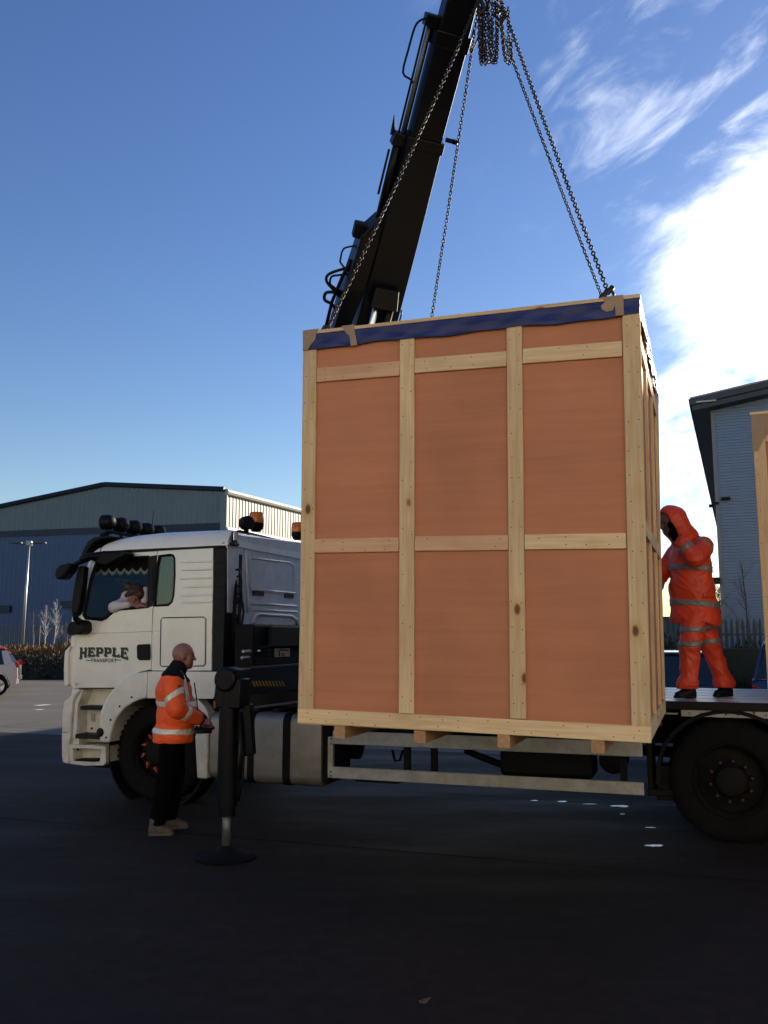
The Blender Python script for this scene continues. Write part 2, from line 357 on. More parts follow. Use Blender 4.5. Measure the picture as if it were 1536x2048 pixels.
M['alloy'] = mat('car alloy wheel', (0.6, 0.58, 0.55), 0.3, 0.8, var=0.05)
M['tail'] = mat('red tail lamp', (0.5, 0.012, 0.012), 0.15, var=0.1)
M['ink'] = mat('black vinyl lettering', (0.010, 0.010, 0.011), 0.4, var=0.1)
M['ink2'] = mat('grey vinyl shadow', (0.10, 0.10, 0.10), 0.4, var=0.1)
M['paint_w'] = mat('road paint', (0.6, 0.6, 0.56), 0.7, var=0.3, vs=12)
M['yellow'] = mat('yellow hazard paint', (0.30, 0.20, 0.02), 0.5, var=0.25)
M['plate_c'] = mat('cream decal', (0.42, 0.36, 0.22), 0.5, var=0.12, vs=20)
M['nail'] = mat('nail heads', (0.05, 0.035, 0.025), 0.6, 0.5, var=0.2)

# ------------------------------------------------------------------ the yard
def ground_mat():
    m = bpy.data.materials.new('yard asphalt'); m.use_nodes = True; nt = m.node_tree; N = nt.nodes; L = nt.links; b = N['Principled BSDF']
    tc = N.new('ShaderNodeTexCoord')
    def noise(s, d=6, r=0.6, sc3=None):
        n = N.new('ShaderNodeTexNoise'); n.inputs['Scale'].default_value = s; n.inputs['Detail'].default_value = d; n.inputs['Roughness'].default_value = r
        if sc3:
            mp = N.new('ShaderNodeMapping'); mp.inputs['Rotation'].default_value = (0, 0, R(19.3)); mp.inputs['Scale'].default_value = sc3; L.new(tc.outputs['Object'], mp.inputs[0]); L.new(mp.outputs[0], n.inputs['Vector'])
        else: L.new(tc.outputs['Object'], n.inputs['Vector'])
        return n.outputs[0]
    def rng(v, a, b_, c, d):
        n = N.new('ShaderNodeMapRange'); n.inputs['From Min'].default_value = a; n.inputs['From Max'].default_value = b_; n.inputs['To Min'].default_value = c; n.inputs['To Max'].default_value = d; L.new(v, n.inputs[0]); return n.outputs[0]
    def mul(a, c):
        n = N.new('ShaderNodeMath'); n.operation = 'MULTIPLY'; L.new(a, n.inputs[0]); L.new(c, n.inputs[1]); return n.outputs[0]
    big = noise(0.35, 5); tracks = noise(1.0, 5, 0.6, (0.35, 1.3, 1)); fine = noise(160, 3, 0.7); mid = noise(9, 8, 0.7)
    v = mul(mul(rng(big, 0.3, 0.7, 0.75, 1.3), rng(tracks, 0.35, 0.65, 0.9, 1.1)), mul(rng(fine, 0.3, 0.7, 0.45, 1.6), rng(mid, 0.3, 0.7, 0.65, 1.35)))
    s = N.new('ShaderNodeVectorMath'); s.operation = 'SCALE'; s.inputs[0].default_value = (0.0200, 0.0146, 0.0112); L.new(v, s.inputs['Scale'])
    # pale aggregate specks
    vo = N.new('ShaderNodeTexVoronoi'); vo.inputs['Scale'].default_value = 42; L.new(tc.outputs['Object'], vo.inputs['Vector'])
    k = rng(vo.outputs['Distance'], 0.16, 0.06, 0, 0.45)
    mx = N.new('ShaderNodeMix'); mx.data_type = 'RGBA'; L.new(k, mx.inputs['Factor']); L.new(s.outputs[0], mx.inputs['A']); mx.inputs['B'].default_value = (0.060, 0.055, 0.048, 1)
    L.new(mx.outputs['Result'], b.inputs['Base Color'])
    L.new(rng(tracks, 0.35, 0.6, 0.68, 0.88), b.inputs['Roughness']); b.inputs['Specular IOR Level'].default_value = 0.18
    bp = N.new('ShaderNodeBump'); bp.inputs['Strength'].default_value = 0.45; bp.inputs['Distance'].default_value = 0.004; L.new(fine, bp.inputs['Height']); L.new(bp.outputs[0], b.inputs['Normal'])
    return m
M['ground'] = ground_mat()
b = MB(); b.add([(-900, -900, 0), (900, -900, 0), (900, 900, 0), (-900, 900, 0)], [(0, 1, 2, 3)])
tag(b.build('ground', M['ground'], fix=False), kind='structure')
M['joint'] = mat('tarred joint', (0.0095, 0.0085, 0.0078), 0.95, spec=0.03, var=0.3)
b = MB()
def gl(P, Q, w):
    P = Vector(P); Q = Vector(Q); t = (Q - P).normalized(); n = Vector((-t.y, t.x, 0)) * w / 2; k = 40; vs = []
    for i in range(k + 1):
        p = P.lerp(Q, i / k); j = w * 0.25
        for s_ in (-1, 1): vs.append((p.x + n.x * s_ + random.uniform(-j, j), p.y + n.y * s_ + random.uniform(-j, j), 0.004))
    b.add(vs, [(2 * i, 2 * i + 2, 2 * i + 3, 2 * i + 1) for i in range(k)])
for d in (-1.15, 1.6, 6.0, 10.5):
    gl(TO + TU * -16 + TV * d, TO + TU * 20 + TV * d, 0.014)
for s_ in (-7.5, 9.2):
    gl(TO + TU * s_ + TV * -8.5, TO + TU * s_ + TV * 24, 0.02)
tag(b.build('yard_joints', M['joint'], fix=False), kind='structure')
M['park'] = mat('shade-streaked car park asphalt', (0.088, 0.080, 0.070), 0.85, var=0.35, vs=0.35, bump=0.4, bs=120, streak=(0.4, 1.6, 1), dirt=(0.045, 0.043, 0.041), dirt_amt=0.8)  # darker streaks and patches put into the colour in place of shadow bands
b = MB(); g_ = [TO + TU * s_ + TV * d for s_, d in ((-60, 5.2), (45, 5.2), (45, 60), (-60, 60))]; b.add([(p.x, p.y, 0.002) for p in g_], [(0, 1, 2, 3)])
tag(b.build('car_park', M['park'], fix=False), kind='structure')
M['apron'] = mat('pale bounce concrete', (0.34, 0.32, 0.28), 0.85, var=0.12, vs=0.7)
b = MB(); b.add([(-60, -8, 0.004), (60, -8, 0.004), (60, -60, 0.004), (-60, -60, 0.004)], [(3, 2, 1, 0)])
tag(b.build('bounce_apron', M['apron'], fix=False), kind='structure')  # pale slab added out of view, throwing sunlight back towards crate and cab
# damp marks that mirror the bright sky beyond the lorry
M['water'] = mat('standing water', (0.02, 0.02, 0.022), 0.16, var=0.02, spec=0.6)
for i, (px, py, w, h) in enumerate([(1069, 1601, 0.07, 0.035), (1125, 1603, 0.10, 0.06), (1180, 1608, 0.13, 0.03), (1240, 1612, 0.19, 0.07), (1302, 1655, 0.09, 0.03), (1306, 1691, 0.15, 0.05), (1245, 1628, 0.05, 0.02)]):
    p = on_plane(px, py, (0, 0, 0.004), (0, 0, 1)); m_ = MB(); n = 18; rr = random.Random(i); w *= .6; h *= .45
    vs = [(p.x + w * math.cos(2 * math.pi * k / n) * rr.uniform(0.55, 1.15), p.y + h * 2 * math.sin(2 * math.pi * k / n) * rr.uniform(0.45, 1.2), 0.0045) for k in range(n)]
    m_.add([(p.x, p.y, 0.0045)] + vs, [(0, 1 + k, 1 + (k + 1) % n) for k in range(n)])
    tag(m_.build('puddle', M['water'], fix=False), kind='structure')
# short painted bay marks on the sunlit part of the yard
b = MB()
for (x0, y0), (x1, y1), w in (((72, 1411), (98, 1409), 0.12), ((72, 1419), (86, 1419), 0.10)):
    P = on_plane(x0, y0, (0, 0, 0.005), (0, 0, 1)); Q = on_plane(x1, y1, (0, 0, 0.005), (0, 0, 1)); t = (Q - P).normalized(); n = Vector((-t.y, t.x, 0)) * w
    b.add([P - n, Q - n, Q + n, P + n], [(0, 1, 2, 3)])
tag(b.build('bay_marking', M['paint_w'], fix=False), kind='structure')

for px, py, sz, an, lb in ((846, 2000, .035, .5, 'small brown dead leaf alone on the dark yard in the foreground'),):
    p = on_plane(px, py, (0, 0, 0.01), (0, 0, 1)); m_ = MB(); out = [(sz * math.cos(a) * (1 + .35 * math.cos(3 * a)), sz * .7 * math.sin(a), .006 + .006 * math.cos(2 * a)) for a in np.linspace(0, 6.28, 16, endpoint=False)]
    m_.add([(0, 0, .004)] + out, [(0, 1 + k, 1 + (k + 1) % 16) for k in range(16)]); o = m_.build('dead_leaf', M['scrub'], fix=False); o.location = (p.x, p.y, .002); o.rotation_euler = (0, 0, an); tag(o, lb, 'leaf')

# ------------------------------------------------------------------ corrugated wall builder
def corrugated(P, t, length, ztop, zbot, pitch, depth, n_out, vertical=True, rows=None):
    """folded sheet standing on the line P + t*x; ztop is a function of x"""
    m_ = MB(); t = Vector(t).normalized(); n_out = Vector(n_out).normalized(); P = Vector(P)
    if vertical:
        k = int(length / pitch); vs = []; fs = []
        prof = [(0, 0), (0.35, 0), (0.5, 1), (0.85, 1)]
        xs = [((i + a) * pitch, o * depth) for i in range(k) for a, o in prof] + [(length, 0)]
        for x, o in xs:
            p = P + t * x + n_out * o; vs += [(p.x, p.y, zbot(x) if callable(zbot) else zbot), (p.x, p.y, ztop(x) if callable(ztop) else ztop)]
        fs = [(2 * i, 2 * i + 2, 2 * i + 3, 2 * i + 1) for i in range(len(xs) - 1)]
        m_.add(vs, fs)
    else:
        z = zbot; zt = ztop; rowsz = []
        while z < zt:
            rowsz += [(z, 0), (z + pitch * 0.45, 0), (z + pitch * 0.55, depth), (z + pitch * 0.9, depth)]; z += pitch
        rowsz.append((zt, 0)); vs = []
        for z, o in rowsz:
            for x in (0, length): p = P + t * x + n_out * o; vs.append((p.x, p.y, min(z, zt)))
        m_.add(vs, [(2 * i, 2 * i + 1, 2 * i + 3, 2 * i + 2) for i in range(len(rowsz) - 1)])
    return m_

# ------------------------------------------------------------------ big blue warehouse on the left
def warehouse():
    C = at_depth(443, 1275, 85); C.z = 0
    g = R(15.5); tu = Vector((-math.cos(g), math.sin(g), 0)); nf = Vector((-math.sin(g), -math.cos(g), 0))
    g2 = R(25); tv = Vector((math.sin(g2), math.cos(g2), 0)); nr = Vector((math.cos(g2), -math.sin(g2), 0))
    w = empty('warehouse', C, 0, 'wide blue and grey metal warehouse with shallow gable behind the white lorry cab', 'warehouse')
    def hp(px, py): p = on_plane(px, py, C, nf); return ((p - C).dot(tu), p.z)
    xr, zr = hp(210, 969); x0, z0 = hp(443, 979); xl, zl = hp(-4, 1011)
    xe = xl + 3; ze = zl - 0.6
    roof = lambda x: z0 + (zr - z0) * x / xr if x < xr else zr + (ze - zr) * (x - xr) / (xe - xr)
    zb0 = hp(443, 1046)[1]; xb, zb1 = hp(0, 1063); band = lambda x: zb0 + (zb1 - zb0) * x / xb
    zero = Vector((0, 0, 0))
    corrugated(zero, tu, xe + 30, lambda x: band(x) - 0.6, 0, 0.55, 0.06, nf).build('lower_wall', M['clad_blue'], w, fix=False)
    corrugated(zero, tu, xe, lambda x: roof(x) - 0.1, band, 0.55, 0.06, nf).build('upper_wall', M['clad_grey'], w, fix=False)
    corrugated(tu * xe, tu, 30, lambda x: ze - 1.2, lambda x: band(x + xe), 0.55, 0.06, nf).build('side_wing', M['clad_grey'], w, fix=False)
    m_ = MB(); k = 30; o = nf * 0.15; L_ = xe + 30
    vs = []
    for i in range(k + 1):
        x = L_ * i / k; p = tu * x + o; vs += [(p.x, p.y, band(x) - 0.62), (p.x, p.y, band(x) + 0.02)]
    m_.add(vs, [(2 * i, 2 * i + 2, 2 * i + 3, 2 * i + 1) for i in range(k)]); m_.build('flashing', M['clad_dark'], w, fix=False)
    m_ = MB()
    for a, b_ in ((0, xr), (xr, xe)):
        pa, pb = tu * a, tu * b_; m_.tube([(pa.x + nf.x * .2, pa.y + nf.y * .2, roof(a)), (pb.x + nf.x * .2, pb.y + nf.y * .2, roof(b_ ))], 0.24, 6)
    m_.build('verge_trim', M['clad_dark'], w)
    # sunlit side wall
    Lr = 95
    zc = hp(443, 1052)[1]
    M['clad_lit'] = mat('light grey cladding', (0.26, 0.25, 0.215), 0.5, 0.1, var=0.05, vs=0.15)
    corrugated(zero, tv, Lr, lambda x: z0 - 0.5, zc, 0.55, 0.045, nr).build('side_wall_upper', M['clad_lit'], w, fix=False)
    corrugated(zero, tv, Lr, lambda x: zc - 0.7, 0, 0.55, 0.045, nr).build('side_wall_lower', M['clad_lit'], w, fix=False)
    M['gutter'] = mat('pale gutter', (0.45, 0.44, 0.40), 0.5, var=0.05)
    m_ = MB()
    for z, r in ((z0 - 0.25, 0.3), (zc - 0.35, 0.34)):
        p = tv * Lr; m_.tube([(nr.x * .1, nr.y * .1, z), (p.x + nr.x * .1, p.y + nr.y * .1, z)], r, 8)
    m_.build('gutter', M['gutter'], w)
    m_ = MB(); p1 = tu * xr; q = tv * Lr
    vs = [(0, 0, z0), (q.x, q.y, z0), (p1.x + q.x, p1.y + q.y, zr), (p1.x, p1.y, zr)]
    p2 = tu * xe; vs += [(p2.x, p2.y, ze), (p2.x + q.x, p2.y + q.y, ze)]
    m_.add(vs, [(0, 1, 2, 3), (3, 2, 5, 4)]); m_.build('roof', M['fascia'], w, fix=False)
    m_ = MB(); p = tu * 0.4 + nf * 0.1; m_.bb(-0.35, 0.25, -0.35, 0.1, 0, z0 - 0.6); m_.build('corner_flashing', M['clad_grey'], w)
    # two small vents
    for px, py in ((8, 1218), (140, 1209)):
        x, z = hp(px, py); p = tu * x + nf * 0.2
        m_ = MB(); m_.bb(-0.9, 0.9, -0.1, 0.1, -0.35, 0.35); o = m_.build('wall_vent', M['clad_dark'], w); o.location = (p.x, p.y, z); o.rotation_euler = (0, 0, -g)
    return w
warehouse()

# ------------------------------------------------------------------ blue-grey unit on the right
def unit_right():
    g = R(21.8); u = Vector((math.cos(g), -math.sin(g), 0)); v = Vector((math.sin(g), math.cos(g), 0))
    C = at_depth(1444, 1180, 24); C.z = 0
    w = empty('warehouse', C, -g, 'tall blue-grey ribbed metal unit with deep dark eaves at the right edge', 'warehouse')
    z0 = on_plane(1431, 822, C, v).z
    sl = 0.15; o_ = 0.50
    L_, D_ = 26.0, 42.0
    corrugated((0, 0, 0), (1, 0, 0), L_, z0 + 0.1, 0.0, 0.0815 * 1.0, 0.016, (0, -1, 0), vertical=False).build('front_wall', M['clad_right'], w, fix=False)
    m_ = MB(); m_.plate([(0, z0 + 0.1), (L_, z0 + 0.1), (L_, z0 + sl * L_)], 0.0, 0.06); m_.build('gable_panel', M['clad_right'], w)
    corrugated((0, 0, 0), (0, 1, 0), D_, z0, 0.0, 0.16, 0.016, (-1, 0, 0), vertical=False).build('side_wall', M['clad_right'], w, fix=False)
    m_ = MB(); m_.bb(-0.05, 0.05, -0.05, 0.05, 0, z0); m_.build('corner_flashing', M['clad_grey'], w)
    # roof slab with deep eaves: thick fascia all round, sloping up to the right
    def zz(x): return z0 + sl * x
    prof = [(-o_, zz(-o_) + 0.02), (L_, zz(L_) + 0.02), (L_, zz(L_) + 0.16), (-o_ - 0.02, zz(-o_) + 0.16)]
    m_ = MB(); m_.plate(prof, -o_, D_); m_.build('soffit', M['fascia'], w)
    prof = [(-o_ - 0.08, zz(-o_) + 0.163), (L_, zz(L_) + 0.163), (L_, zz(L_) + 0.34), (-o_ - 0.10, zz(-o_) + 0.34)]
    m_ = MB(); m_.plate(prof, -o_ - 0.06, D_); m_.build('fascia', M['fascia'], w)
    M['roofsheet'] = mat('pale roof sheet', (0.3, 0.31, 0.32), 0.5, var=0.05)
    prof = [(-o_ - 0.06, zz(-o_) + 0.345), (L_, zz(L_) + 0.345), (L_, zz(L_) + 0.40), (-o_ - 0.06, zz(-o_) + 0.40)]
    m_ = MB(); m_.plate(prof, -o_ - 0.02, D_); m_.build('roof_sheet', M['roofsheet'], w)
    m_ = MB(); m_.bb(-o_ + 0.1, -o_ + 0.62, -o_ - 0.09, -o_ - 0.062, zz(-o_) + 0.21, zz(-o_) + 0.255); m_.build('fascia_clip', M['gutter'], w)
    m_ = MB(); m_.bb(-0.12, 0.04, -0.09, -0.03, 5.35, 5.42); m_.bb(-0.22, -0.06, -0.12, -0.05, 5.28, 5.36); m_.bb(0.1, 0.34, -0.2, -0.05, 5.46, 5.53)
    m_.build('security_camera', M['black'], w)
    m_ = MB(); m_.bb(-0.22, -0.03, -0.14, 0.0, 3.18, 3.36); m_.build('wall_lamp', M['black'], w, bevel=0.01)
    return w
unit_right()

# pale unit added out of view, to bounce warm sun onto crate and cab
def bounce_unit():
    w = empty('warehouse', (-34, -18, 0), R(0), 'unseen cream metal warehouse added behind the camera to bounce warm light', 'warehouse')
    M['clad_bounce'] = mat('cream bounce cladding', (0.78, 0.70, 0.55), 0.55, var=0.05, vs=0.2)
    corrugated((0, 0, 0), (1, 0, 0), 66, lambda x: 13, 0.0, 0.6, 0.05, (0, 1, 0)).build('front_wall', M['clad_bounce'], w, fix=False)
    m_ = MB(); m_.bb(0, 66, -30, -0.01, 12.9, 13.3); m_.build('roof', M['fascia'], w)
    for i in range(4):
        m_ = MB(); m_.bb(6 + i * 15, 9.5 + i * 15, 0.06, 0.14, 0, 4); m_.build('shutter_door', M['clad_blue'], w)
bounce_unit()

# ------------------------------------------------------------------ bank, fences, lamp post, saplings
def bank_left():
    b = MB(); xs = [-60 + i * 0.8 for i in range(86)]; prof = [(37.6, 0), (38.3, 0.35), (39.2, 0.72), (40.4, 0.92), (43, 1.0), (50, 1.0), (62, 0.95), (84, 0.3)]; r_ = random.Random(3)
    vs = []
    for x in xs:
        f = min(1.0, max(0.0, (9 - x) / 3))
        for y, z in prof: vs.append((x, y + r_.uniform(-.1, .1), z * f * r_.uniform(0.93, 1.07)))
    n = len(prof); b.add(vs, [(i * n + j, (i + 1) * n + j, (i + 1) * n + j + 1, i * n + j + 1) for i in range(len(xs) - 1) for j in range(n - 1)])
    M['soil'] = mat('bank soil', (0.045, 0.034, 0.022), 0.95, var=0.4, vs=1.5)
    tag(b.build('bank', M['soil'], smooth=True, fix=False), kind='structure')
bank_left()
def leaf_field(name, material, boxes, n, size, seed=1, label=None, upright=0.6):
    """a mass of small blades and leaves spread over boxes (x0,x1,y0,y1,zfun,h)"""
    r_ = np.random.RandomState(seed); vs = []; fs = []
    for (x0, x1, y0, y1, zf, h, share) in boxes:
        for _ in range(int(n * share)):
            x = r_.uniform(x0, x1); y = r_.uniform(y0, y1); hh = h * r_.uniform(0.15, 1) * (0.7 + 0.5 * math.sin(x * 1.7) * math.sin(x * 0.63 + y)); z = zf(x, y) + r_.uniform(0, max(hh, .02))
            a = r_.uniform(0, 6.28); L_ = size * r_.uniform(0.5, 1.5); w = L_ * 0.3; t = r_.uniform(-0.5, 0.5)
            dx, dy = math.cos(a), math.sin(a); i = len(vs)
            vs += [(x - dx * w, y - dy * w, z), (x + dx * w, y + dy * w, z + L_ * 0.1), (x + dx * w * 0.3 + t * L_ * (1 - upright), y + dy * w * 0.3 + t * L_, z + L_)]
            fs.append((i, i + 1, i + 2))
    b = MB(); b.v = vs; b.f = fs; b.m = [0] * len(fs)
    o = b.build(name, material, fix=False); tag(o, kind='stuff'); return o
def zbank(x, y):
    P = [(37.6, 0), (38.3, 0.35), (39.2, 0.72), (40.4, 0.92), (43, 1.0), (50, 1.0), (62, 0.95), (84, 0.3)]
    for (a, b), (c, d) in zip(P, P[1:]):
        if a <= y <= c: return b + (d - b) * (y - a) / (c - a)
    return 0
o = leaf_field('hedge', M['hedge'], [(-26, 2, 37.5, 39.8, zbank, 0.22, 1)], 26000, 0.10, 2); tag(o, 'low dark clipped planting on the steep face of the bank')
o = leaf_field('dry_scrub', M['scrub'], [(-26, 2, 40, 45, zbank, 0.25, 0.5), (-16, -10.4, 41, 46, zbank, 0.9, 0.18), (-26, 2, 45, 60, zbank, 0.35, 0.32)], 26000, 0.16, 5); tag(o, 'brown dry grass and scrub on top of the bank below the fence')

def palisade(name, P, t, n, pitch, z0, h, label, w=0.07, rz=None, M_='fence'):
    f = empty(name, P, rz, label, 'fence')
    pm = MB(); pm.add([(-w / 2, 0, 0), (0, -0.02, 0), (w / 2, 0, 0), (-w / 2, 0, h * 0.94), (0, -0.02, h), (w / 2, 0, h * 0.94), (-w / 2, 0.004, 0), (0, -0.016, 0), (w / 2, 0.004, 0), (-w / 2, 0.004, h * 0.94), (0, -0.016, h), (w / 2, 0.004, h * 0.94)],
                        [(0, 1, 4, 3), (1, 2, 5, 4), (7, 6, 9, 10), (8, 7, 10, 11), (0, 3, 9, 6), (2, 8, 11, 5), (3, 4, 10, 9), (4, 5, 11, 10)])
    o0 = pm.build('pale', M[M_], f)
    for i in range(n):
        o = o0 if i == 0 else inst(o0)
        o.location = (i * pitch, 0, z0)
    for zf in (0.18, 0.82):
        m_ = MB(); m_.bb(-0.1, n * pitch, 0.005, 0.045, z0 + h * zf - 0.025, z0 + h * zf + 0.025); m_.build('rail', M[M_], f)
    pb = MB(); pb.bb(-0.04, 0.04, 0.05, 0.13, z0 - 0.5, z0 + h * 0.97); q0 = pb.build('post', M[M_], f)
    for i, x in enumerate(np.arange(0, n * pitch, 2.75)):
        q = q0 if i == 0 else inst(q0)
        q.location = (float(x), 0, 0)
    return f
palisade('palisade_fence', (-32, 61.5, 0), None, 172, 0.155, 0.85, 1.75, 'grey steel palisade fence on the bank in front of the blue warehouse', 0.075, 0.0)
def right_fence():
    g = R(19.3); u = Vector((math.cos(g), -math.sin(g), 0)); P = Vector((5.2, 22.3, 0))
    palisade('palisade_fence', P, None, 74, 0.125, 0.0, 2.22, 'dark palisade fence in front of the ribbed right-hand unit', 0.07, -g)
right_fence()
o = leaf_field('hedge', M['hedge'], [(4.2, 15, 19.4, 21.2, lambda x, y: 0.0, 1.62, 1)], 60000, 0.13, 9); tag(o, 'dark clipped hedge below the fence behind the parked cars on the right')
# solid core so the hedge is not seen through
b = MB(); b.bb(4.4, 15, 19.6, 21.0, 0, 1.5); tag(b.build('hedge_core', M['hedge']), kind='stuff')

def lamp_post():
    P = at_depth(45, 1283, 55); z0 = 0.9
    top = at_depth(51, 1090, 55).z
    w = empty('lamp_post', (P.x, P.y, z0), 0, 'tall slim street lamp with two flat heads in front of the blue warehouse', 'street lamp')
    m_ = MB(); H = top - z0; m_.tube([(0, 0, 0), (0.03, 0, H * 0.5), (0.08, 0, H)], [0.11, 0.085, 0.06], 8); m_.build('pole', M['galv'], w, smooth=True)
    m_ = MB(); m_.tube([(-0.75, 0, H + 0.1), (0, 0, H + 0.02), (0.8, 0, H + 0.14)], 0.035, 6); m_.build('bracket', M['fence'], w)
    for s_ in (-1, 1):
        m_ = MB(); m_.box((s_ * 0.75, 0, H + 0.13), (0.75, 0.3, 0.1)); m_.build('lamp_head', M['fence'], w, bevel=0.03)
    m_ = MB(); m_.box((0.1, -0.05, H + 0.1), (0.34, 0.3, 0.3)); m_.build('cap', M['gutter'], w, bevel=0.05)
lamp_post()

def bare_tree(P, h, seed, label, trunk=0.04, spread=0.32, mt='twig', mb='bark_w', n=26, cat='tree', group=None, name='birch_sapling'):
    r_ = random.Random(seed); w = empty(name, P, 0, label, cat, group)
    pts = []; x = y = 0
    for i in range(9): pts.append(Vector((x, y, h * i / 8))); x += r_.uniform(-.04, .04) * h / 3; y += r_.uniform(-.04, .04) * h / 3
    m_ = MB(); m_.tube(pts, [trunk * (1 - 0.85 * i / 8) for i in range(9)], 6); m_.build('trunk', M[mb], w, smooth=True)
    m_ = MB()
    for k in range(n):
        t = r_.uniform(0.3, 1.0); i = min(int(t * 8), 7); p = pts[i].lerp(pts[i + 1], t * 8 - i); a = r_.uniform(0, 6.28); L_ = h * spread * (1.25 - t) * r_.uniform(0.5, 1.2)
        d = Vector((math.cos(a), math.sin(a), r_.uniform(0.7, 1.8))).normalized(); q = p + d * L_ * 0.5; e = q + (d + Vector((r_.uniform(-.3, .3), r_.uniform(-.3, .3), 0.4))).normalized() * L_ * 0.5
        m_.tube([p, q, e], [trunk * 0.28, trunk * 0.18, trunk * 0.06], 4)
        for _ in range(4):
            f = r_.uniform(0.2, 1); s_ = q.lerp(e, f) if r_.random() < .6 else p.lerp(q, f); dd = (d + Vector((r_.uniform(-1, 1), r_.uniform(-1, 1), r_.uniform(-.2, .8)))).normalized()
            e2 = s_ + dd * L_ * 0.35; m_.tube([s_, e2], [trunk * 0.12, trunk * 0.04], 3)
            e3 = s_.lerp(e2, .5) + Vector((r_.uniform(-1, 1), r_.uniform(-1, 1), r_.uniform(0, 1))).normalized() * L_ * 0.2; m_.tube([s_.lerp(e2, .5), e3], [trunk * 0.08, trunk * 0.03], 3)
    m_.build('crown', M[mt], w)
    return w
for (px, py, top, seed, lab) in ((89, 1298, 1203, 1, 'thin pale birch sapling on the bank, nearer the lamp post'), (107, 1301, 1198, 2, 'taller bare birch sapling on the bank, nearer the lorry cab')):
    P = at_depth(px, py, 42); h = (py - top) / FPX * 42; bare_tree((P.x, P.y, 0.9), h, seed, lab, 0.045, 0.34, 'bark_w', n=24)
P = at_depth(70, 1250, 46); bare_tree((P.x, P.y, 0.9), 2.2, 7, 'small leafless brown shrub left of the birch saplings on the bank', 0.02, 0.5, n=14, cat='shrub', name='bare_shrub')
P = at_depth(135, 1290, 44); bare_tree((P.x, P.y, 0.9), 1.5, 8, 'twiggy brown shrub on the bank just left of the lorry cab', 0.02, 0.6, n=26, cat='shrub', name='bare_shrub')
P = at_depth(1428, 1250, 21); bare_tree((P.x, P.y, 0), 3.3, 11, 'leafless young tree in the gap between orange worker and ribbed unit', 0.035, 0.45, 'twig', 'twig', n=20, name='bare_tree')
P = at_depth(1498, 1250, 20.8); bare_tree((P.x, P.y, 0), 3.5, 12, 'slim leafless tree standing against the ribbed blue-grey wall', 0.035, 0.35, 'twig', 'twig', n=16, name='bare_tree')
P = at_depth(1445, 1232, 60); bare_tree((P.x, P.y, 0), 5.0, 14, 'far bare tree low on the horizon beside the ribbed unit', 0.08, 0.55, 'twig', 'twig', n=60, name='bare_tree')
# far low blocks on the horizon between lorry and unit
b = MB(); b.bb(0, 12, 0, 14, 0, 4.5); o = b.build('warehouse', M['fascia']); o.location = (35, 118, 0); tag(o, 'low dark far shed on the horizon behind the orange worker', 'shed')

